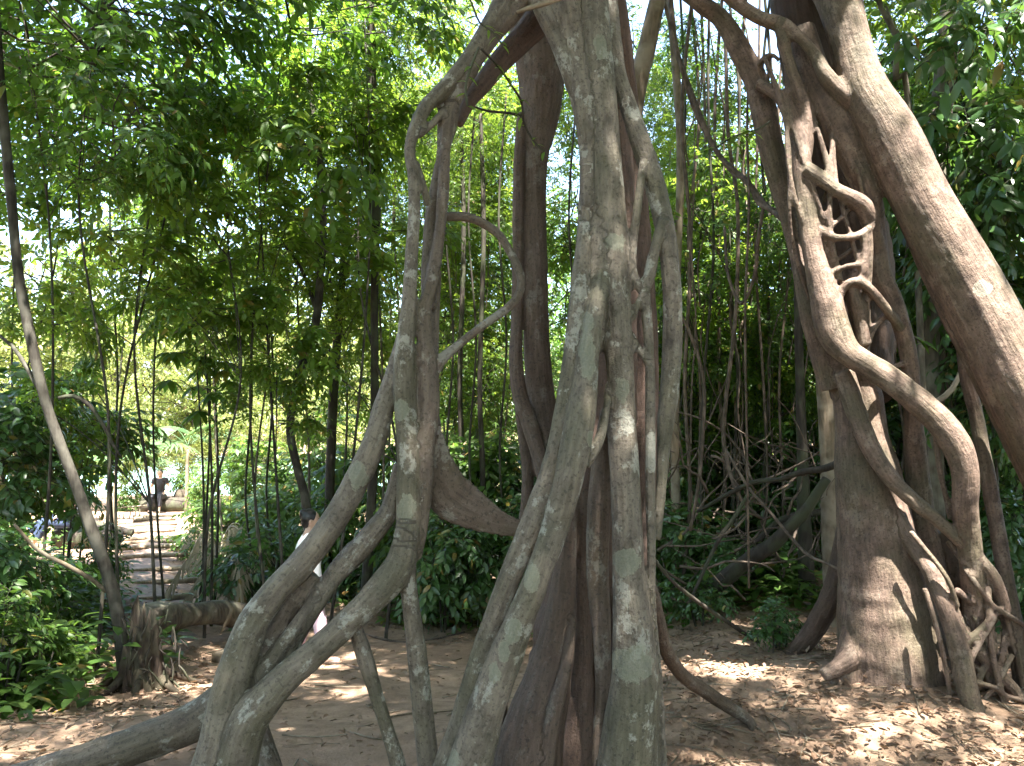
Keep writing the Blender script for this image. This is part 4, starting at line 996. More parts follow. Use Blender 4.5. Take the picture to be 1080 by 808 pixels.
def water():
    m, nt, out = new_mat('water')
    p = nd(nt, 'ShaderNodeBsdfPrincipled', Roughness=0.22)
    p.inputs['Base Color'].default_value = (0.2, 0.36, 0.35, 1)
    tc = nd(nt, 'ShaderNodeTexCoord')
    n = nd(nt, 'ShaderNodeTexNoise', Scale=1.4, Detail=4.0); nt.links.new(tc.outputs['Object'], n.inputs['Vector'])
    b = nd(nt, 'ShaderNodeBump', Strength=0.35, Distance=0.08)
    nt.links.new(n.outputs[0], b.inputs['Height']); nt.links.new(b.outputs[0], p.inputs['Normal'])
    nt.links.new(p.outputs[0], out.inputs[0])
    V = np.array([[-70, 34, -1.42], [-4, 34, -1.42], [-4, 102, -1.42], [-70, 102, -1.42]], float)
    o = link('water', raw_mesh('water', V, np.array([[0, 1, 2, 3]]), [m]))
    tag(o, 'pale turquoise pool shining beyond the clearing', 'water', kind='structure')


water()

# ---------------------------------------------------------------- traced slim trees
def traced(name, label, p, bark, group=None, cat='tree', crown=(), sides=10):
    tr = [(*P(px, py, d), r * d / FPX) for px, py, d, r in p]
    b = np.array(tr[0][:3]); b0 = gz(b[0], b[1])
    tr[0] = (b[0], b[1], b0, tr[0][3])
    return tree(name, label, group, tr, [(P(px, py, d), s, random.choice(k)) for px, py, d, s, k in crown], bark, cat, sides)


traced('leaning_sapling', 'slim grey leaning tree growing beside the rotten stump at the left edge', [(134, 692, 6.0, 8.0), (124, 648, 6.0, 6.4), (112, 600, 6.0, 6.0), (95, 555, 6.0, 6.0), (84, 522, 6.0, 5.6), (66, 475, 6.0, 5.2), (47, 420, 6.0, 5.2), (31, 350, 6.0, 5.2), (19, 285, 6.0, 4.8), (12, 210, 6.0, 4.8), (5, 140, 6.0, 4.8), (-2, 60, 6.0, 4.8), (-8, -40, 6.0, 4.8), (-14, -200, 6, 4)], 'bark_sap', crown=[(0, -160, 6.2, 0.9, BD), (-20, 330, 6.2, 0.45, MD)])
traced('slender_tree', 'slender pale trunk with a kink, behind the left stilt roots', [(333, 610, 9.0, 6), (324, 540, 9, 5), (315, 500, 9, 4.6), (306, 457, 9, 4.5), (309, 425, 9, 4.5), (318, 387, 9, 5), (328, 360, 9, 4.6), (335, 330, 9, 4.5), (338, 287, 9, 4), (341, 247, 9, 4), (339, 190, 9, 3.5), (334, 144, 9, 3), (325, 80, 9, 2.5)], 'bark_sap', crown=[(335, 120, 9.2, 0.8, MD), (300, 250, 9.2, 0.5, MD)])
traced('slender_tree', 'straight dark slender trunk left of the arching roots', [(385, 620, 9.5, 6), (392, 520, 9.5, 5), (395, 420, 9.5, 4.3), (395, 297, 9.5, 4.3), (397, 200, 9.5, 5), (393, 100, 9.5, 4.5), (391, 20, 9.5, 4), (390, -60, 9.5, 3)], 'bark_dark', crown=[(390, 20, 9.7, 0.9, FN)])
traced('slender_tree', 'thin dark trunk leaning between the pale kinked trunk and the straight one', [(345, 560, 11, 5), (349, 480, 11, 5), (352, 410, 11, 5), (357, 340, 11, 4.5), (362, 280, 11, 4), (366, 200, 11, 3.5)], 'bark_dark', crown=[(368, 190, 11, 0.7, MD)])
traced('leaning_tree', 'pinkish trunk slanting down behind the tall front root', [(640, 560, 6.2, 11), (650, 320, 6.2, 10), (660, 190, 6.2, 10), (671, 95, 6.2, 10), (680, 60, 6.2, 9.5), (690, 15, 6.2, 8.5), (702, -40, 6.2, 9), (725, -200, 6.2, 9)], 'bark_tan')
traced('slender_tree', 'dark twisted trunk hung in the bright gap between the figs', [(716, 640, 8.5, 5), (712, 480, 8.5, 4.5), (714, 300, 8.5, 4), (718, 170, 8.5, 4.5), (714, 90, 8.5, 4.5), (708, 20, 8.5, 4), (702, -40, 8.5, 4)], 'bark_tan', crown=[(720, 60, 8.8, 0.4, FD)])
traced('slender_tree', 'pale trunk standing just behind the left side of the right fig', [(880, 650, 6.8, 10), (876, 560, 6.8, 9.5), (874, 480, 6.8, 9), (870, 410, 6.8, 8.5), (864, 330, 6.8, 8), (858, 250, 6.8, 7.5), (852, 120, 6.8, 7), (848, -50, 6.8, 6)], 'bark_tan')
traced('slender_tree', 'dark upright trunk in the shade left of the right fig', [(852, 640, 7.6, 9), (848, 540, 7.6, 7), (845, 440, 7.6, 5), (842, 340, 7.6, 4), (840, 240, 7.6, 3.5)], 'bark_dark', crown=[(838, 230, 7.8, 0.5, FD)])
traced('slender_tree', 'grey trunk behind the crossing strand of the right fig', [(985, 620, 7.4, 16), (980, 500, 7.4, 14), (982, 400, 7.4, 13), (985, 300, 7.4, 12), (990, 150, 7.4, 11), (1000, 40, 7.4, 10), (1010, -80, 7.4, 9)], 'bark_grey')
traced('slender_tree', 'thin dark crooked tree against the leaves right of the leaning trunk', [(972, 330, 7.0, 4), (960, 125, 7.0, 3), (945, 85, 7, 3.2), (946, 40, 7, 3), (930, 10, 7, 2.8), (915, -40, 7, 2.5)], 'bark_grey', crown=[(925, -10, 7.2, 0.4, MD)])
for px, d, lab in [(487, 11, 'thin dark pole stem seen left of the hanging trunk'), (508, 10, 'thinnest straight stem beside the hanging trunk'), (676, 12, 'slim stem just right of the tall front root')]:
    traced('slender_tree', lab, [(px + 4, 640, d, 3.2), (px + 1, 500, d, 3), (px - 2, 400, d, 2.8), (px + 2, 250, d, 2.6), (px - 1, 120, d, 2)], 'bark_dark', crown=[(px, 130, d, 0.6, FN)])


# whorls of long leaflets on thin stems
def palmate_sapling(stems, label):
    b = G(*stems[0][0]); rt = empty('palmate_sapling', b, label, 'sapling')
    r = np.random.default_rng(len(label))
    for (bp, tp, d) in stems:
        mb = MB(); g = P(*bp, d); g[2] = gz(g[0], g[1]); t = P(*tp, d)
        mid = (g + t) / 2 + [0.05, 0, 0]
        mb.tube([(*(g - b), 0.018), (*(mid - b), 0.014), (*(t - b), 0.008)], 0.2, 6)
        mb.obj('stem', M['bark_dark'], rt)
        for w in range(5):
            a = r.uniform(0, 6.28); pet = np.array([math.cos(a) * 0.3, math.sin(a) * 0.3, 0.02 - 0.16 * w])
            hub = t + pet; O, D = [], []
            for k in range(8):
                b2 = a + (k - 3.5) * 0.62
                O.append(hub); D.append([math.cos(b2), math.sin(b2), -0.35 + r.normal(0, .1)])
            V, F = leaf_geo(np.array(O), np.array(D, float), np.tile([0, 0, 1.0], (8, 1)), 0.26 * r.uniform(.8, 1.15, 8), 0.3, 0.35)
            lw = link('leaf_whorl', raw_mesh('leaf_whorl', V - b, F, [M['leaf_dark']]), rt)
            mb = MB(); s0 = t - [0, 0, .16 * w + .1]
            mb.tube([(*(s0 - b), .006), (*((s0 + hub) / 2 + [0, 0, .05] - b), .005), (*(hub - b), .004)], .1, 5); mb.obj('stalk', M['bark_dark'], lw)


palmate_sapling([((222, 690), (215, 345), 9.0), ((214, 660), (206, 360), 9.2), ((226, 650), (226, 380), 9.4), ((210, 650), (222, 330), 9.6)], 'clump of thin dark stems with hand-shaped leaf whorls in front of the clearing')


def fan_palm(px, py, d, s, label):
    c = P(px, py, d); g = gz(c[0], c[1]); b = np.array([c[0], c[1], g]); rt = empty('fan_palm', b, label, 'palm', 'fan palms by the clearing')
    mb = MB(); mb.tube([(0, 0, -.1, .05), (0, 0, max(0.3, c[2] - g - 0.1), .04)], 0.2, 7); mb.obj('trunk', M['bark_tan'], rt)
    r = np.random.default_rng(int(px))
    for k in range(9):
        a = k * 2.4; e = r.uniform(0.1, 0.9)
        hub = (c - b) + s * np.array([math.cos(a) * math.cos(e), math.sin(a) * math.cos(e), math.sin(e) * 0.7]) * 0.9
        out = unit(hub - (c - b)); side = unit(np.cross(out, [0, 0, 1.0])); up2 = np.cross(side, out)
        O, D, N = [], [], []
        for q in np.linspace(-1.9, 1.9, 18):
            O.append(hub); D.append(out * math.cos(q) + side * math.sin(q) - np.array([0, 0, 0.25])); N.append(up2)
        V, F = leaf_geo(np.array(O), np.array(D), np.array(N), np.full(18, 0.75 * s), 0.10, 0.25, 0.3)
        mb = MB(); mb.tube([(*(c - b), 0.012), (*((c - b) * .5 + hub * .5 + [0, 0, .06]), 0.01), (*hub, 0.008)], 0.2, 5)
        fo = link('frond', raw_mesh('frond', V, F, [M['palm']]), rt)
        mb.obj('stalk', M['palm'], fo)


fan_palm(122, 490, 17, 0.85, 'small pale fan palm catching the light left of the pool')
fan_palm(198, 470, 20, 0.95, 'fan palm standing right of the reddish stump by the pool')
fan_palm(292, 535, 13, 0.5, 'low fan palm with one pale frond right of the trail')
# ---------------------------------------------------------------- shrubs and undergrowth
def shrub(label, group, px, py, d, s, keys, name='shrub'):
    c = P(px, py, d); b = np.array([c[0], c[1], gz(c[0], c[1])])
    rt = empty(name, b, uniq(label, px, py), 'shrub', group)
    h = max(0.12, c[2] - b[2])
    mb = MB(); r = np.random.default_rng(int(px * 7 + py))
    for k in range(3):
        a = r.uniform(0, 6.28)
        mb.tube([(0.05 * math.cos(a), 0.05 * math.sin(a), -0.06, 0.012), (0.1 * math.cos(a), 0.1 * math.sin(a), h * 0.5, 0.01), (0.22 * s * math.cos(a), 0.22 * s * math.sin(a), h + 0.1 * s, 0.004)], 0.1, 5)
    mb.obj('stem', M['bark_dark'], rt)
    o = link('foliage', LEAFMESH[random.choice(keys)], rt, (0, 0, h)); o.scale = (s, s, s * random.uniform(.8, 1.1)); o.rotation_euler = (0, 0, random.uniform(0, 6.28))


LS = 'leafy bank shrub'
for px, py, d, s, k in [(-18, 570, 6.6, .8, SL), (30, 630, 7.4, .7, SL), (92, 590, 9.0, .7, SL), (200, 580, 12, .7, SL), (-5, 640, 5.9, .6, SL), (40, 672, 6.6, 0.5, SL), (30, 700, 5.4, 0.7, SL), (5, 690, 5.2, 0.7, SL), (8, 490, 7.5, 1.2, SH), (22, 520, 8.5, .9, SL), (70, 470, 9, 1.3, SL), (10, 440, 8, 1.4, SH), (45, 645, 7.4, .7, SL), (-10, 600, 6, 1.0, SH), (20, 460, 10, 1.5, SL)]:
    shrub(LS, 'shrubs on the left bank', px, py, d, s, k)
for px, py, d, s, k in [(250, 585, 11, 1.2, SL), (275, 600, 9.5, 1.0, SH), (300, 570, 11, 1.2, SL), (235, 560, 13, 1.4, SL), (300, 540, 13, 1.3, SL), (265, 540, 15, 1.5, SL), (355, 560, 12, 1.3, SL), (330, 520, 14, 1.4, SL), (290, 490, 16, 1.6, SL), (350, 480, 14, 1.5, SL), (275, 510, 16, 1.0, SL), (245, 500, 17, 1.1, SL), (212, 508, 18, .8, SL), (130, 522, 21, .9, SL), (205, 512, 23, 1.0, SL), (225, 530, 15, .8, SL)]:
    shrub('light green trailside shrub', 'shrubs right of the trail', px, py, d, s, k)
for px, py, d, s, k in [(470, 575, 8.6, 1.1, SH), (500, 590, 8.8, 1.2, SH), (455, 600, 9.4, 1.0, SH), (520, 560, 9.4, 1.4, SH), (480, 540, 10, 1.5, SL), (510, 510, 11, 1.7, SL), (390, 560, 11, 1.4, SL), (545, 520, 10.5, 1.4, SH), (400, 590, 10.5, 1, SH), (470, 500, 12, 1.6, SL), (400, 510, 12.5, 1.6, SL)]:
    shrub('low shrub under the arch', 'shrubs under the arch', px, py, d, s, k)
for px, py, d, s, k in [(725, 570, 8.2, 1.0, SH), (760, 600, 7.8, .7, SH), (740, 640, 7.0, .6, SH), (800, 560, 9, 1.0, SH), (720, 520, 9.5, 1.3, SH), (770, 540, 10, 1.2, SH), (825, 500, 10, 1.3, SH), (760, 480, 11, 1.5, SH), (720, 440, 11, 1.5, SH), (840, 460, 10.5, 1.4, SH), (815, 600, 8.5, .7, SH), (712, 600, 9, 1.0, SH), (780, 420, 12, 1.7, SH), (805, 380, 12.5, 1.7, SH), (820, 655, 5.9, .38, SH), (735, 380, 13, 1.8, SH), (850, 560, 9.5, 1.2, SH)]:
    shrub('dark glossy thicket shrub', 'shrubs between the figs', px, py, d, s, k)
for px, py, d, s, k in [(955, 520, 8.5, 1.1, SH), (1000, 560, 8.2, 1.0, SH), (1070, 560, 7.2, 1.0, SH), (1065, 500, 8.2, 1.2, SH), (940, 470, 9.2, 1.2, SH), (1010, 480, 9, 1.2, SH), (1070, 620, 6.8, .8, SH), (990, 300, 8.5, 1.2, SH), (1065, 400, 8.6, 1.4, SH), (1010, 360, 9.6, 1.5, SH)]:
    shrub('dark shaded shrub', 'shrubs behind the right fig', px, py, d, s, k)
# small plants in the open
for px, py, lab in [(185, 690, 'seedling with a tuft of dusty leaves behind the rotten stump'), (255, 690, 'small round-leaved seedling near the log'), (75, 715, 'broad-leaved seedling in the sunlit litter'), (815, 690, 'blue-green seedling at the foot of the buttress'), (505, 640, 'spindly seedling on the trail under the arch')]:
    g = G(px, py); rt = empty('seedling', g, lab, 'seedling')
    mb = MB(); mb.tube([(0, 0, -.03, .006), (.01, 0, .1, .005), (0, .01, .24, .003)], .05, 5); mb.obj('stem', M['bark_dark'], rt)
    r = np.random.default_rng(int(px)); n = 11
    a = np.arange(n) * 2.4
    O = np.stack([0 * a, 0 * a, 0.12 + 0.12 * np.arange(n) / n], -1); D = np.stack([np.cos(a), np.sin(a), 0.25 + 0 * a], -1)
    V, F = leaf_geo(O, D, np.tile([0, 0, 1.0], (n, 1)), r.uniform(.1, .17, n), .45, .4)
    link('foliage', raw_mesh('foliage', V, F, [M['leaf_gloss' if px > 100 else 'leaf_herb']]), rt)


def scatter(n, seed, fn, dmin=2.2, dmax=26):
    """random ground points inside the view, kept where fn(x, y) is above a random number"""
    r = np.random.default_rng(seed)
    d = dmin * (dmax / dmin) ** r.random(n)
    x = d * r.uniform(-0.82, 0.82, n); y = d
    k = r.random(n) < fn(x, y)
    return x[k], y[k], r


def trail_d(x, y):
    """distance from the trail that comes from under the arch and bends off to the left"""
    cx = np.interp(y, [0, 3, 6, 7.5, 9, 10.5, 12, 16, 22, 30], [-0.3, -0.6, -1.0, -1.3, -2.6, -4.2, -5.6, -7.8, -10.4, -14])
    w = np.interp(y, [0, 5, 7.5, 9, 12, 30], [1.6, 1.4, 1.2, 0.9, .8, 1.2])
    return np.abs(x - cx) / w


def litter():
    def dens(x, y):
        f = 0.05 + 0.55 * np.clip(trail_d(x, y) - 0.55, 0, 1)
        return f * (0.35 + 0.9 * vnoise(np.stack([x * 1.3, y * 1.3, x * 0], -1), 31))
    x, y, r = scatter(110000, 41, dens, 2.6, 22)
    n = len(x)
    z = ground_z(x, y) + r.uniform(0.01, 0.03, n)
    a = r.uniform(0, 6.28, n)
    D = np.stack([np.cos(a), np.sin(a), r.normal(0, .22, n)], -1)
    N = unit(np.stack([r.normal(0, .4, n), r.normal(0, .4, n), np.ones(n)], -1))
    L = .014 + .06 * r.random(n) ** 1.8
    V, F = leaf_geo(np.stack([x, y, z], -1), D, N, L, .40, r.uniform(-0.3, .35), .35)
    # curl each leaf differently
    V = V.reshape(n, 8, 3); cu = r.normal(0, .25, n)
    for k, t in ((1, .3), (2, .3), (3, .34), (4, .66), (5, .66), (6, .7), (7, 1)):
        V[:, k, 2] += cu * L * (t - .5) ** 2 * 2
    o = link('leaf_litter', raw_mesh('leaf_litter', V.reshape(-1, 3), F, [M['leaf_dry']]))
    tag(o, 'curled brown fallen leaves strewn over the forest floor', 'leaf litter', kind='stuff')
    # fallen twigs
    x, y, r = scatter(2600, 43, lambda x, y: 0.25 + 0.5 * np.clip(trail_d(x, y) - .4, 0, 1), 2.6, 14)
    mb = MB()
    for i in range(len(x)):
        a = r.uniform(0, 6.28); l = r.uniform(.08, .4); rr = r.uniform(.002, .006)
        p0 = np.array([x[i], y[i]]); p1 = p0 + l * np.array([math.cos(a), math.sin(a)]); pm = (p0 + p1) / 2 + r.normal(0, .02, 2)
        mb.tube([(*p, gz(*p) + rr + .006, rr) for p in (p0, pm, p1)], .2, 4)
    o = mb.obj('fallen_twigs', M['bark_tan']); tag(o, 'short dead twigs lying among the fallen leaves', 'twigs', kind='stuff')


litter()


def herbs():
    def dens(x, y):
        off = np.clip((trail_d(x, y) - 1.25) * 1.2, 0, 1)
        open_floor = np.where((y < 6.5) & (x > -2.2), 0, 1) * np.where((x > 0.4) & (y < 7.2), 0, 1)
        return off * open_floor * (vnoise(np.stack([x * .8, y * .8, x * 0], -1), 61) > .35) * np.clip((34 - y) / 6, 0, 1)
    x, y, r = scatter(9000, 47, dens, 4.5, 32)
    n = len(x)
    k = 7
    a = r.uniform(0, 6.28, (n, 1)) + np.arange(k)[None] * 2.4
    h = r.uniform(.08, .5, (n, 1)) * (np.arange(k)[None] + 1) / k
    O = np.stack([x[:, None] + .04 * np.cos(a), y[:, None] + .04 * np.sin(a), ground_z(x, y)[:, None] + h], -1).reshape(-1, 3)
    D = np.stack([np.cos(a), np.sin(a), r.normal(.2, .25, a.shape)], -1).reshape(-1, 3)
    V, F = leaf_geo(O, D, np.tile([0, 0, 1.0], (len(O), 1)) + r.normal(0, .2, O.shape), r.uniform(.08, .2, len(O)), .4, .35)
    o = link('herb_layer', raw_mesh('herb_layer', V, F, [M['leaf_herb']]))
    tag(o, 'low green herbs and seedlings covering the floor off the trail', 'undergrowth', kind='stuff')


herbs()

# ---------------------------------------------------------------- lianas and dead wood
def liana(label, p, group=None, mat='liana', name='liana', cat='liana', rough=.12):
    mb = MB(); pts = [(*P(px, py, d), r * d / FPX) for px, py, d, r in p]
    b = np.array(pts[-1][:3])
    mb.tube([(*(np.array(q[:3]) - b), q[3]) for q in pts], .05, 7, rough=rough, seed=len(label))
    o = mb.obj(name, M[mat]); o.location = b; tag(o, label, cat, group)
    return o


liana('braided brown liana slanting into the left side of the right fig', [(706, -20, 6.4, 2.8), (712, 45, 6.2, 2.8), (728, 95, 6, 2.8), (756, 160, 5.8, 2.6), (786, 190, 5.6, 3), (806, 215, 5.4, 3.2), (822, 228, 5.2, 3.2), (834, 245, 5.1, 2.5)])
liana('second twist of the braided liana beside the right fig', [(700, 0, 6.25, 1.6), (718, 70, 6.0, 1.8), (736, 125, 6.05, 1.8), (768, 178, 5.75, 1.8), (788, 190, 5.55, 2.6), (800, 214, 5.45, 2.6), (818, 222, 5.25, 2.5)])
liana('dark hanging liana bowed below the braided one', [(806, 215, 5.4, 2), (800, 250, 5.4, 2), (796, 290, 5.5, 1.8), (782, 320, 5.6, 1.8), (768, 290, 5.7, 1.6), (764, 240, 5.8, 1.6)])
liana('straight thin liana right beside the left edge of the right fig', [(790, 60, 5.5, 1.2), (788, 140, 5.5, 1.3), (790, 220, 5.5, 1.3), (786, 330, 5.5, 1.3), (788, 480, 5.6, 1.2), (790, 620, 5.8, 1.2)])
liana('pale looping liana hanging right of the tall front root', [(765, 30, 7.2, 2), (768, 140, 7.2, 2), (778, 220, 7.2, 2), (776, 330, 7.2, 2), (766, 420, 7.2, 2.2), (764, 470, 7.2, 2.2), (778, 520, 7, 2), (800, 545, 7, 1.8)])
liana('thin wavy liana close to the tall front root', [(716, 330, 7, 1.6), (728, 352, 7, 1.7), (742, 400, 7, 1.7), (742, 450, 7, 1.8), (738, 500, 7, 1.8), (728, 560, 7, 1.6)])
hl = [(724, 8.0, 2.0, 'liana'), (733, 9, 1.6, 'liana'), (748, 8.4, 1.5, 'bark_dark'), (757, 9.4, 1.7, 'liana'), (775, 8.8, 1.4, 'bark_dark'), (783, 9.6, 1.8, 'liana'), (800, 8.6, 1.4, 'liana'), (812, 9.2, 1.6, 'bark_dark'), (826, 8.8, 1.3, 'liana'), (720, 10, 1.4, 'bark_dark'), (742, 10.5, 1.6, 'liana'), (806, 10.2, 1.5, 'bark_dark')]
for i, (px, d, r, m) in enumerate(hl):
    w = lambda a: px + a * math.sin(i * 2.3 + a)
    liana(uniq('thin %s hanging liana' % {'bark_tan': 'pale', 'liana': 'brown', 'bark_dark': 'dark'}[m], px, 300), [(w(8), -20, d, r), (w(5), 120, d, r), (w(-7), 260, d, r), (w(6), 400, d, r), (w(-9), 520, d, r), (w(4), 610, d, r)], 'lianas hanging between the figs', m)
for i, px in enumerate([930, 948, 1002, 1030, 1062, 1072]):
    d = 7.6 + .3 * i
    liana(uniq('thin shaded hanging liana', px, 450), [(px + 10, 250, d, 1.4), (px - 4, 380, d, 1.5), (px + 6, 470, d, 1.5), (px - 8, 560, d, 1.5), (px + 3, 640, d, 1.4)], 'lianas behind the right fig', 'liana')
for i, px in enumerate([474, 498, 530, 604]):
    d = 9 + .5 * i
    liana(uniq('thin dark hanging liana', px, 350), [(px + 4, 100, d, 1.1), (px - 4, 230, d, 1.2), (px + 4, 360, d, 1.2), (px - 3, 480, d, 1.3), (px + 5, 590, d, 1.2)], 'lianas seen through the arch', 'bark_dark')
for i, px in enumerate([120, 262, 284, 420, 440]):
    d = 10 + .5 * i
    liana(uniq('thin vertical liana among leaves', px, 330), [(px + 4, 60, d, 1.0), (px - 4, 230, d, 1.1), (px + 4, 400, d, 1.2), (px - 3, 520, d, 1.3), (px + 5, 600, d, 1.2)], 'lianas on the left', 'bark_dark')
def brushwood():
    r = np.random.default_rng(71); mb = MB()
    for k in range(150):
        px, py, d = r.uniform(690, 905), r.uniform(470, 660), r.uniform(6.8, 9.5)
        p = P(px, py, d); p[2] = max(p[2], gz(p[0], p[1]) + .03); L = r.uniform(.3, 1.5); a = r.uniform(0, 6.28); e = r.uniform(-.3, .9)
        dv = np.array([math.cos(a) * math.cos(e), math.sin(a) * math.cos(e) * .6, math.sin(e)]); w = r.uniform(.004, .016)
        pts = [(*(p + dv * L * t + r.normal(0, .05 * L, 3)), w * (1 - .6 * t)) for t in (0, .25, .5, .75, 1)]
        mb.tube(pts, .08, 5)
    for k in range(40):
        px, d = r.uniform(695, 860), r.uniform(7.5, 12)
        y0 = r.uniform(-20, 300); y1 = y0 + r.uniform(150, 450); am = r.uniform(3, 16)
        mb.tube([(*P(px + am * math.sin(k + 5 * t) + r.normal(0, 3), y0 + (y1 - y0) * t, d), r.uniform(.005, .011)) for t in np.linspace(0, 1, 7)], .1, 5)
    o = mb.obj('brushwood', M['liana']); tag(o, 'tangle of dead twigs and fine vines in the thicket between the figs', 'brushwood', kind='stuff')


brushwood()
liana('dark bare branch drooping right from the leaning sapling', [(62, 420, 6, 2.0), (78, 418, 6, 2.4), (95, 428, 6, 2.2), (110, 450, 6, 2), (120, 470, 6, 1.6), (128, 482, 6, 1)], mat='bark_dark', name='branch', cat='branch')
liana('pale bare stick leaning against the foot of the leaning sapling', [(15, 553, 5.6, 1.5), (40, 580, 5.7, 2.2), (70, 596, 5.8, 2.4), (95, 610, 5.9, 2.4), (112, 624, 6, 2)], mat='bark_tan', name='stick', cat='stick')
liana('long dead branch propped from the right fig into the thicket', [(735, 540, 7.2, 1.6), (770, 520, 7, 2.4), (797, 508, 6.8, 2.6), (820, 506, 6.6, 2.8), (845, 498, 6.4, 3.2), (870, 494, 6.2, 4), (890, 486, 6, 4.5)], mat='bark_dark', name='dead_branch', cat='branch')
liana('thick dark rotting log leaning in the thicket', [(730, 655, 7.4, 8), (738, 635, 7.4, 9), (760, 614, 7.2, 9), (790, 590, 7, 8.5), (815, 574, 6.9, 8), (832, 556, 6.8, 7), (850, 538, 6.7, 6), (872, 505, 6.6, 5)], mat='bark_dark', name='leaning_log', cat='log')
liana('second dead log crossing low behind the thick dark one', [(762, 590, 8, 3), (790, 578, 8, 3.5), (815, 555, 8, 3.5), (835, 545, 8, 4), (868, 540, 8, 4)], mat='bark_dark', name='leaning_log', cat='log')
liana('thin bare stick slanting down to the foot of the right fig', [(766, 475, 6.2, 1.2), (790, 515, 6, 1.5), (812, 540, 5.9, 1.6), (848, 582, 5.7, 1.7), (872, 594, 5.5, 1.6), (892, 605, 5.3, 1.5)], mat='liana', name='stick', cat='stick')
liana('dark bowed stick lying from the front root to the litter', [(690, 590, 5.4, 1.8), (708, 612, 5.5, 2.0), (735, 634, 5.7, 2.2), (770, 658, 5.9, 2.2), (800, 678, 6, 2)], mat='bark_dark', name='stick', cat='stick')
liana('twiggy dead branch hooked low in the thicket', [(725, 640, 6.8, 1.6), (755, 575, 6.8, 2.2), (775, 545, 6.8, 2.2), (790, 520, 6.8, 1.8)], mat='bark_dark', name='dead_branch', cat='branch')
liana('short bare branch behind the crossing strand of the right fig', [(975, 425, 5.6, 3), (990, 422, 5.6, 3.2), (1004, 410, 5.6, 3), (1013, 393, 5.6, 2.4)], mat='bark_tan', name='branch', cat='branch')
liana('dark thin branch between the two left trunks', [(360, 135, 9.4, 1.6), (378, 128, 9.4, 1.8), (393, 122, 9.4, 2)], mat='bark_dark', name='branch', cat='branch')
liana('pale broken branch across the top of the left arch', [(545, 13, 3.2, 1.5), (556, 9, 3.2, 2.6), (570, 5, 3.2, 3), (590, -2, 3.2, 3), (612, -14, 3.2, 3)], mat='bark_tan', name='branch', cat='branch')
liana('grey dead stick lying across the trail right of the log', [(236, 632, 9, 2), (258, 640, 9, 2.4), (280, 648, 9, 2)], mat='bark_tan', name='stick', cat='stick')
liana('bent pale root-like stick standing by the log', [(232, 668, 8, 1.8), (240, 655, 8, 2), (244, 642, 8, 2), (238, 634, 8, 1.6)], mat='bark_tan', name='stick', cat='stick')
for p, lab in [([(300, 703), (330, 700), (362, 702), (385, 708)], 'thin pale root crossing the trail between the stilt roots'), ([(385, 670), (420, 678), (455, 676), (490, 668)], 'thin root crossing the trail under the arch')]:
    pts = [G(*q) for q in p]
    mb = MB(); mb.tube([(*(q - pts[0] + [0, 0, .008]), .014) for q in pts], .08, 6, rough=.1)
    o = mb.obj('surface_root', M['liana']); o.location = pts[0]; tag(o, lab, 'root')


# leafy climbing twigs on the roots
def leafy_twig(label, p, nleaf, L, mat='leaf_mid'):
    pts = np.array([[*P(px, py, d), r * d / FPX] for px, py, d, r in p]); b = pts[0, :3].copy()
    rt = empty('leafy_twig', b, label, 'twig')
    mb = MB(); q = pts.copy(); q[:, :3] -= b
    C = mb.tube(q, .02, 6); mb.obj('stem', M['bark_dark'], rt)
    r = np.random.default_rng(len(label)); k = np.linspace(len(C) * .25, len(C) - 1, nleaf).astype(int)
    a = r.uniform(0, 6.28, nleaf)
    D = np.stack([np.cos(a), np.sin(a) * .6, r.uniform(-.7, .2, nleaf)], -1)
    V, F = leaf_geo(C[k, :3], D, np.tile([0, -.3, 1.0], (nleaf, 1)) + r.normal(0, .25, (nleaf, 3)), r.uniform(.7, 1.2, nleaf) * L, .34, .4)
    link('leaves', raw_mesh('leaves', V, F, [M[mat]]), rt)


leafy_twig('leafy twig dangling across the left arch into the gap', [(508, 52, 3.15, 1.2), (525, 70, 3.3, 1.2), (538, 88, 3.4, 1.2), (550, 108, 3.5, 1.3), (552, 128, 3.55, 1.3), (562, 148, 3.6, 1.2), (574, 160, 3.6, 1)], 18, .055)
leafy_twig('thin leafy twig lying along the top of the left arch', [(490, -15, 3.2, 1), (500, 10, 3.2, 1.1), (506, 24, 3.2, 1.1), (520, 34, 3.2, 1), (530, 48, 3.2, .8)], 14, .05)
leafy_twig('bare-based leafy twig hanging down the outer side of the left arch', [(505, 50, 3.15, 1.3), (497, 70, 3.15, 1.5), (491, 92, 3.15, 1.4), (493, 112, 3.15, 1.2)], 6, .045)
leafy_twig('horizontal leafy twig reaching the hanging trunk', [(494, 111, 3.6, 1), (515, 117, 3.7, 1.3), (535, 119, 3.8, 1.4), (549, 122, 3.9, 1.5)], 7, .05)
leafy_twig('bright green leafy twig in front of the right fig', [(812, 128, 4.5, 1), (800, 136, 4.5, 1.1), (786, 140, 4.5, 1.1), (770, 146, 4.5, 1), (755, 156, 4.5, .8)], 22, .085, 'leaf_mid')
leafy_twig('leafy twig with dark round leaves behind the crossing strand', [(955, 350, 5.2, 1), (968, 358, 5.2, 1.1), (980, 366, 5.2, 1)], 8, .1, 'leaf_dark')
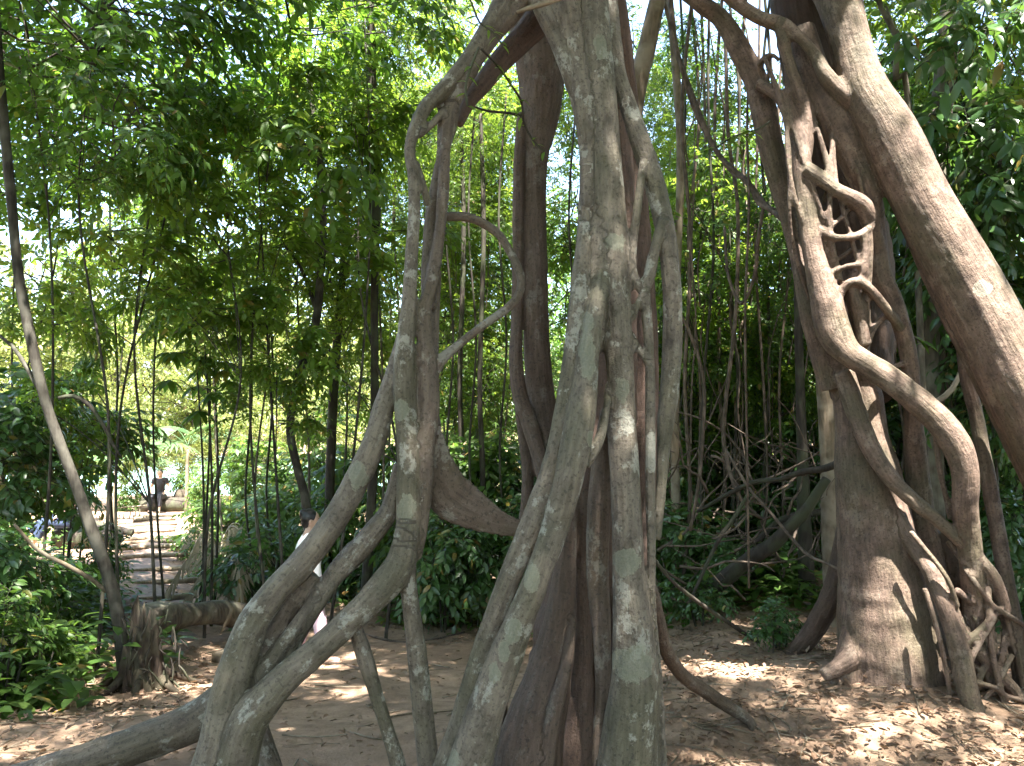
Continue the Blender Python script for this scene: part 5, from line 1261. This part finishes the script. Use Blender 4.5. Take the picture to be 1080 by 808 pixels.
# ---------------------------------------------------------------- stump, log, trail
def stump():
    b = G(150, 725); rt = empty('rotten_stump', b, 'dark rotten hollow stump of splintered wood beside the leaning sapling', 'stump')
    r = np.random.default_rng(9)
    d = b[1]
    k = d / FPX
    mb = MB(); th = np.linspace(-2.4, 2.4, 30)
    # broken shell, open at the back
    n = len(th); R0, R1 = 24 * k, 19 * k
    hts = 84 * k * (0.62 + 0.38 * np.sin(th * 1.7 + 1.1)) * (0.75 + 0.5 * r.random(n))
    V = []
    for i in range(n):
        dx, dy = math.sin(th[i]), -math.cos(th[i])
        w = 1 + .18 * math.sin(i * 2.1) + .1 * r.normal()
        for (rad, z) in ((R0 * 1.25 * w, -.06), (R0 * w, .2 * hts[i]), (R1 * w, .7 * hts[i]), (R1 * .92 * w, hts[i]), (R1 * .7 * w, hts[i] * .93), (R0 * .6 * w, .1 * hts[i]), (R0 * .6 * w, -.06)):
            V.append([dx * rad, dy * rad, z])
    F = [[i * 7 + j, (i + 1) * 7 + j, (i + 1) * 7 + j + 1, i * 7 + j + 1] for i in range(n - 1) for j in range(6)]
    mb.add(np.array(V), np.array(F)); mb.obj('shell', M['rotten'], rt)
    mb = MB()
    for i in range(60):
        a = r.uniform(-2.6, 2.6); q = r.uniform(.5, 1.35) * R0
        z = r.uniform(0, 70 * k); p = np.array([math.sin(a) * q + .06, -math.cos(a) * q, z]); l = r.uniform(.06, .22)
        dv = unit(np.array([r.normal(0, .5), r.normal(0, .4), r.choice([-1, 1]) * 1.0]))
        mb.tube([(*p, .004), (*(p + dv * l * .5 + r.normal(0, .015, 3)), .009), (*(p + dv * l), .003)], .05, 5)
    mb.obj('splinters', M['bark_dark'], rt)
    mb = MB()
    for i in range(7):
        a = i * .9 + .3; p = np.array([math.sin(a) * R0 * .9, -math.cos(a) * R0 * .9, .1])
        mb.tube([(*p, .035), (*(p * 1.9 * [1, 1, 0] + [0, 0, .02]), .025), (*(p * 3 * [1, 1, 0] - [0, 0, .05]), .012)], .06, 6, rough=.2, seed=i)
    mb.obj('spreading_roots', M['rotten'], rt)


stump()
lg = [P(150, 655, 7.0), P(172, 651, 7.3), P(200, 648, 7.7), P(228, 646, 8.1), P(252, 650, 8.5)]
mb = MB(); C = mb.tube([(*(p - lg[0]), .13 + .02 * math.sin(i * 2)) for i, p in enumerate(lg)], .05, 16, rough=.22, seed=3)
o = mb.obj('fallen_log', M['bark_grey']); o.location = lg[0]; tag(o, 'mossy rotting log lying behind the stump at the edge of the trail', 'log')
lg = [G(228, 700), G(240, 694), G(258, 690)]
mb = MB(); mb.tube([(*(p - lg[0] + [0, 0, .05]), .05) for p in lg], .04, 12, rough=.25, seed=8)
o = mb.obj('fallen_log', M['bark_tan']); o.location = lg[0]; tag(o, 'short pale hollow log end in the litter beside the stilt roots', 'log')


def trail():
    y = np.linspace(8.6, 24, 60)
    cx = np.interp(y, [8, 9, 10.5, 12, 16, 22, 30], [-3.4, -4.0, -4.75, -5.55, -7.4, -10.0, -14])
    w = np.interp(y, [8, 9, 12, 24], [.38, .52, .5, .45])
    V = []
    for t in (-1, -.5, 0, .5, 1):
        x = cx + t * w
        V.append(np.stack([x, y, ground_z(x, y) + .03 - .05 * abs(t)], -1))
    V = np.stack(V, 1).reshape(-1, 3)
    i = np.arange(59)[:, None] * 5 + np.arange(4)[None]
    F = np.stack([i, i + 1, i + 6, i + 5], -1).reshape(-1, 4)
    o = link('path', raw_mesh('path', V, F, [simple('path_earth', (0.2, 0.14, 0.105), .9, .35, 8)]))
    tag(o, 'pinkish earth trail leading up to the clearing', 'path', kind='structure')
    for n, yy in enumerate(np.linspace(9.0, 19, 14)):
        x = float(np.interp(yy, y, cx)); ww = float(np.interp(yy, y, w))
        mb = MB(); r = np.random.default_rng(n)
        mb.tube([(-ww * r.uniform(.8, 1.05), r.uniform(-.06, .06), .015, .04), (0, 0, .02, .038), (ww * r.uniform(.8, 1.1), r.uniform(-.06, .06), .015, .04)], .1, 8, rough=.15, seed=n)
        o = mb.obj('trail_step', M['bark_tan']); o.location = (x, yy, gz(x, yy) + .02); o.rotation_euler = (0, 0, .45)
        tag(o, ('nearest second third fourth fifth sixth seventh eighth ninth tenth eleventh twelfth thirteenth farthest'.split()[n]) + ' weathered timber step up the earth trail from the log', 'step', 'timber steps on the trail')


trail()

# stick fence and rail by the clearing
def fence():
    a, b = P(100, 552, 18), P(180, 545, 19)
    rt = empty('stick_fence', (a[0], a[1], gz(a[0], a[1])), 'low stick fence with a pale rail in front of the seated figure', 'fence'); o0 = np.array(rt.location)
    mb = MB(); mb.tube([(*(a - o0), .022), (*((a + b) / 2 - o0 + [0, 0, .02]), .022), (*(b - o0), .02)], .2, 7); mb.obj('rail', M['bark_tan'], rt)
    c, d = P(100, 538, 18), P(155, 533, 18.6)
    mb = MB(); mb.tube([(*(c - o0), .016), (*(d - o0), .015)], .2, 7); mb.obj('rail', M['bark_tan'], rt)
    for t in np.linspace(.02, .98, 15):
        p = a + (b - a) * t; g = gz(p[0], p[1]); r = np.random.default_rng(int(t * 1000))
        mb = MB(); mb.tube([(*(np.array([p[0], p[1] + .03, g - .05]) - o0), .017), (*(p + [r.normal(0, .05), .03, r.uniform(.05, .25)] - o0), .013)], .2, 6)
        mb.obj('picket', M['bark_tan' if r.random() > .5 else 'rotten'], rt)
    p = P(118, 545, 17.9); mb = MB(); g = gz(p[0], p[1]); mb.tube([(*(np.array([p[0], p[1], g - .1]) - o0), .045), (*(p + [0, 0, .25] - o0), .045)], .2, 8)
    q = mb.obj('post', simple('pale_post', (.6, .58, .53), .7), rt)


fence()
liana('dark fallen trunk lying across the far end of the trail', [(55, 548, 13.5, 4), (85, 549, 13.5, 4.5), (110, 556, 13.5, 4.5), (140, 562, 13.5, 4)], mat='bark_dark', name='fallen_log', cat='log')


# arching dead palm fronds right of the trail
def dead_fronds(px, py, d, label, seed):
    c = P(px, py, d); b = np.array([c[0], c[1], gz(c[0], c[1])]); rt = empty('dead_palm', b, label, 'palm', 'dead palms by the trail'); r = np.random.default_rng(seed)
    for k in range(6):
        a = r.uniform(0, 6.28); L = r.uniform(.5, .9)
        pts = [np.array([0, 0, .02]), np.array([math.cos(a) * .2 * L, math.sin(a) * .2 * L, .75 * L]), np.array([math.cos(a) * .55 * L, math.sin(a) * .55 * L, .85 * L]), np.array([math.cos(a) * .9 * L, math.sin(a) * .9 * L, .35 * L])]
        mb = MB(); C = mb.tube([(*p, .012 - .002 * i) for i, p in enumerate(pts)], .05, 5); fo = mb.obj('frond', M['straw'], rt)
        j = np.linspace(len(C) * .35, len(C) - 1, 24).astype(int)
        T = unit(np.gradient(C[:, :3], axis=0))[j]
        sd = np.cross(T, [0, 0, 1.0]) * np.where(np.arange(24) % 2, 1, -1)[:, None]
        V, F = leaf_geo(C[j, :3], sd * .5 + T * .6 - [0, 0, .8], np.tile([.2, -.5, .6], (24, 1)), r.uniform(.2, .42, 24), .10, .3)
        link('leaflets', raw_mesh('leaflets', V, F, [M['straw']]), fo)


for px, py, d, l, s in [(245, 600, 9.6, 'drooping straw-coloured dead palm leaves beside the stems', 1), (232, 560, 12, 'pale withered palm clump farther up the trail', 2), (262, 575, 11, 'withered palm clump behind the straw-coloured one', 3)]:
    dead_fronds(px, py, d, l, s)

# ---------------------------------------------------------------- people
SKIN = simple('skin', (.48, .31, .23), .5, .06); HAIR = simple('black_hair', (.012, .010, .010), .4, .3, 60)


def person(label, base, rz, s, J, shirt, trousers, shoes, bun=False, cover_arm=.55, sit=False):
    """J: joint positions for a 1.7 m body facing -Y; left/right mirrored unless given"""
    rt = empty('person', base, label, 'person'); rt.rotation_euler = (0, 0, rz); rt.scale = (s, s, s)
    j = {k: np.array(v, float) for k, v in J.items()}
    mb = MB()
    tb = lambda *p: mb.tube([(*q, r) for q, r in p], .015, 12)
    tb((j['pel'], .135), (j['waist'], .115), (j['chest'], .135), (j['neck'] - [0, 0, .06], .09), (j['neck'], .055), (j['head'] - [0, 0, .06], .052))
    H = j['head']
    mb.ball(H, (.076, .094, .108), 18, 14); mb.ball(H + [0, -.03, -.055], (.055, .06, .055))
    mb.tube([(*(H + [0, -.088, .01]), .010), (*(H + [0, -.108, -.022]), .016)], .01, 8)
    for sx in (-1, 1): mb.ball(H + [sx * .078, .005, -.012], (.014, .022, .032), 8, 6)
    for sd in ('l', 'r'):
        tb((j['chest'] + [0, 0, .06], .07), (j['sh' + sd], .056), ((j['sh' + sd] + j['el' + sd]) / 2, .046), (j['el' + sd], .038), (j['wr' + sd], .027))
        w = j['wr' + sd]; dv = unit(w - j['el' + sd]); sdv = unit(np.cross(dv, [0.2, 1, 0.1])); pl = w + dv * .085
        mb.tube([(*w, .025), (*(w + dv * .045), .030), (*pl, .026)], .01, 8, q=.6)
        for f in range(4):
            o = (f - 1.5) * .019; l = (.062, .075, .07, .055)[f]
            a = pl + sdv * o - dv * .01; nv = np.cross(sdv, dv)
            mb.tube([(*a, .010), (*(a + dv * l * .55 + nv * .006), .009), (*(a + dv * l * .95 + nv * .025), .0075)], .01, 6)
        a = w + dv * .03 + sdv * .024
        mb.tube([(*a, .011), (*(a + dv * .03 + sdv * .022), .010), (*(a + dv * .06 + sdv * .026), .008)], .01, 6)
        tb((j['pel'] + [0, 0, -.02], .09), (j['hip' + sd], .092), ((j['hip' + sd] + j['kn' + sd]) / 2, .078), (j['kn' + sd], .056), ((j['kn' + sd] * .6 + j['an' + sd] * .4), .056), (j['an' + sd], .038))
        tb((j['an' + sd], .038), (j['an' + sd] + [0, -.03, -.045], .036), (j['an' + sd] + j['toe'] * .65 + [0, 0, -.045], .034), (j['an' + sd] + j['toe'] + [0, 0, -.05], .022))
    me = remeshed(mb, .008, 5); me.materials.append(SKIN); me.polygons.foreach_set('use_smooth', np.ones(len(me.polygons), bool)); me.name = 'body'
    body = link('body', me, rt)
    for sx in (-1, 1):
        e = MB(); e.ball(H + [sx * .030, -.086, .012], (.011, .008, .007), 8, 6); e.obj('eye', HAIR, rt)
    # hair: cap set over skull, open at the face
    mb = MB(); mb.ball(H + [0, .022, .022], (.088, .098, .104), 20, 14); mb.ball(H + [0, .05, -.03], (.07, .065, .07))
    if bun: mb.ball(H + [0, .085, .075], (.052, .05, .048)); mb.ball(H + [0, .105, .05], (.035, .03, .04))
    hm = remeshed(mb, .008, 3); hm.materials.append(HAIR); hm.polygons.foreach_set('use_smooth', np.ones(len(hm.polygons), bool)); link('hair', hm, rt)
    mb = MB()
    tb((j['pel'] + [0, 0, -.04], .15), (j['waist'], .135), (j['chest'], .15), (j['neck'] - [0, 0, .07], .10), (j['neck'] - [0, 0, .03], .066))
    for sd in ('l', 'r'):
        tb((j['chest'] + [0, 0, .06], .085), (j['sh' + sd], .070), (j['sh' + sd] * (1 - cover_arm) + j['el' + sd] * cover_arm, .062))
    sm = remeshed(mb, .012, 4)
    V = np.array([v.co[:] for v in sm.vertices]); N = np.array([v.normal[:] for v in sm.vertices])
    V = V + N * (.012 * fbm(V * 14, 2, 2))[:, None]; sm.vertices.foreach_set('co', V.astype(np.float32).ravel())
    sm.materials.append(shirt); sm.polygons.foreach_set('use_smooth', np.ones(len(sm.polygons), bool)); link('shirt', sm, rt)
    mb = MB()
    tb((j['waist'] - [0, 0, .03], .128), (j['pel'], .15), (j['pel'] - [0, 0, .04], .14))
    for sd in ('l', 'r'):
        tb((j['pel'] + [0, 0, -.02], .10), (j['hip' + sd], .105), ((j['hip' + sd] + j['kn' + sd]) / 2, .095), (j['kn' + sd], .08), (j['kn' + sd] * .25 + j['an' + sd] * .75, .078))
    sm = remeshed(mb, .012, 4)
    V = np.array([v.co[:] for v in sm.vertices]); N = np.array([v.normal[:] for v in sm.vertices])
    V = V + N * (.014 * fbm(V * 12, 6, 2))[:, None]; sm.vertices.foreach_set('co', V.astype(np.float32).ravel())
    sm.materials.append(trousers); sm.polygons.foreach_set('use_smooth', np.ones(len(sm.polygons), bool)); link('trousers', sm, rt)
    for sd in ('l', 'r'):
        a = j['an' + sd]; mb = MB()
        mb.tube([(*(a + [0, .03, -.055]), .040), (*(a + j['toe'] * .3 + [0, 0, -.055]), .042), (*(a + j['toe'] * .75 + [0, 0, -.058]), .043), (*(a + j['toe'] * 1.08 + [0, 0, -.06]), .026)], .02, 12, q=.75, ref=np.array([1.0, 0, 0]))
        mb.obj('shoe', shoes, rt)
    return rt


STAND = dict(pel=(0, 0, .90), waist=(0, .01, 1.04), chest=(0, .01, 1.26), neck=(0, .01, 1.46), head=(0, -.01, 1.59),
             shl=(-.17, .01, 1.39), shr=(.17, .01, 1.39), ell=(-.25, .03, 1.12), elr=(.23, .02, 1.12), wrl=(-.24, -.12, .93), wrr=(.22, -.10, .90),
             hipl=(-.09, 0, .86), hipr=(.09, 0, .86), knl=(-.10, -.12, .49), knr=(.10, .02, .48), anl=(-.10, -.16, .09), anr=(.10, .16, .10), toe=(0, -.17, 0))
g = G(325, 699)
person('girl in white top and pale pink trousers with black bun walking behind stilt roots', g, math.radians(102), .83, STAND,
       simple('white_cotton', (.72, .74, .78), .8, .04), simple('pink_cotton', (.66, .48, .56), .8, .06), simple('pink_shoe', (.62, .42, .40), .6, .1), bun=True)
SIT = dict(pel=(0, 0, .50), waist=(0, .02, .64), chest=(0, -.01, .87), neck=(0, -.03, 1.07), head=(0, -.06, 1.20),
           shl=(-.17, -.02, 1.00), shr=(.17, -.02, 1.00), ell=(-.27, .0, .75), elr=(.27, .0, .75), wrl=(-.20, -.20, .62), wrr=(.20, -.20, .62),
           hipl=(-.10, -.03, .48), hipr=(.10, -.03, .48), knl=(-.14, -.42, .50), knr=(.14, -.42, .50), anl=(-.13, -.44, .10), anr=(.13, -.44, .10), toe=(0, -.17, 0))
p = P(168, 548, 20.5); g = np.array([p[0], p[1], gz(p[0], p[1])])
person('person in a black shirt sitting far off beside the pool', g, .1, .85, SIT, simple('black_cotton', (.02, .02, .025), .8), simple('dark_trousers', (.03, .03, .04), .8), simple('dark_shoe', (.03, .03, .03), .6), cover_arm=.5)
mb = MB(); mb.tube([(-.5, 0, .16, .2), (0, 0, .17, .21), (.6, .05, .16, .2)], .1, 12, rough=.12, seed=4); o = mb.obj('seat_log', M['bark_dark']); o.location = g + [0, .12, 0]; tag(o, 'old log the black-shirted person is sitting on', 'log')
LIE = dict(SIT); LIE.update(knl=(-.10, -.42, .52), anl=(-.10, -.80, .28), knr=(.10, -.42, .48), anr=(.10, -.62, .12))
p = P(78, 560, 13.0); g2 = np.array([p[0], p[1], gz(p[0], p[1])])
person('person in dark blue trousers and tan shoes sitting half hidden by leaves on the left', g2, math.radians(-70), .95, LIE, simple('grey_cotton', (.10, .11, .13), .8), simple('navy_denim', (.02, .035, .08), .8), simple('tan_shoe', (.42, .28, .16), .6))
mb = MB(); mb.tube([(-.4, 0, .18, .2), (.1, 0, .18, .21), (.6, .02, .17, .2)], .1, 12, rough=.15, seed=6); o = mb.obj('seat_log', M['bark_dark']); o.location = g2 + [.08, .1, 0]; tag(o, 'mossy log under the half-hidden person on the left', 'log')
p = P(190, 524, 21); mb = MB(); h = p[2] - gz(p[0], p[1]); mb.tube([(0, 0, -.1, .26), (0, 0, h * .5, .2), (.02, 0, h + .1, .17), (.02, 0, h + .2, .1)], .06, 14, rough=.25, seed=2)
o = mb.obj('tree_stump', M['rotten']); o.location = (p[0], p[1], gz(p[0], p[1])); tag(o, 'reddish brown stump right of the seated person in black', 'stump')

# ---------------------------------------------------------------- light, sky, camera
w = bpy.data.worlds.new('World'); scn.world = w; w.use_nodes = True
nt = w.node_tree; bg = nt.nodes['Background']
sky = nt.nodes.new('ShaderNodeTexSky'); sky.sky_type = 'NISHITA'; sky.sun_disc = False
sky.sun_elevation = math.asin(TOSUN[2]); sky.sun_rotation = math.atan2(TOSUN[0], TOSUN[1]); sky.dust_density = 2.5; sky.air_density = 1.0; sky.ozone_density = 1.0
nt.links.new(sky.outputs[0], bg.inputs[0]); bg.inputs[1].default_value = 0.095
ld = bpy.data.lights.new('sun', 'SUN'); ld.energy = 3.8; ld.angle = math.radians(.5); ld.color = (1, .95, .86)
lo = link('sun', ld); lo.rotation_euler = Vector(TOSUN).to_track_quat('Z', 'Y').to_euler()
cd = bpy.data.cameras.new('camera'); cd.sensor_width = 36; cd.lens = 36 * FPX / W0; cd.clip_end = 2000; cd.clip_start = .05
co = link('camera', cd); co.location = CAM; co.rotation_euler = (math.pi / 2 + PITCH, 0, 0); scn.camera = co
vs = scn.view_settings; vs.view_transform = 'Standard'; vs.look = 'None'; vs.gamma = 1; vs.use_curve_mapping = False; vs.exposure = 3.75
cy = scn.cycles
cy.max_bounces = 8; cy.diffuse_bounces = 4; cy.glossy_bounces = 2; cy.transmission_bounces = 4; cy.transparent_max_bounces = 4
cy.use_denoising = True; cy.sample_clamp_indirect = 8
cy.caustics_reflective = False; cy.caustics_refractive = False
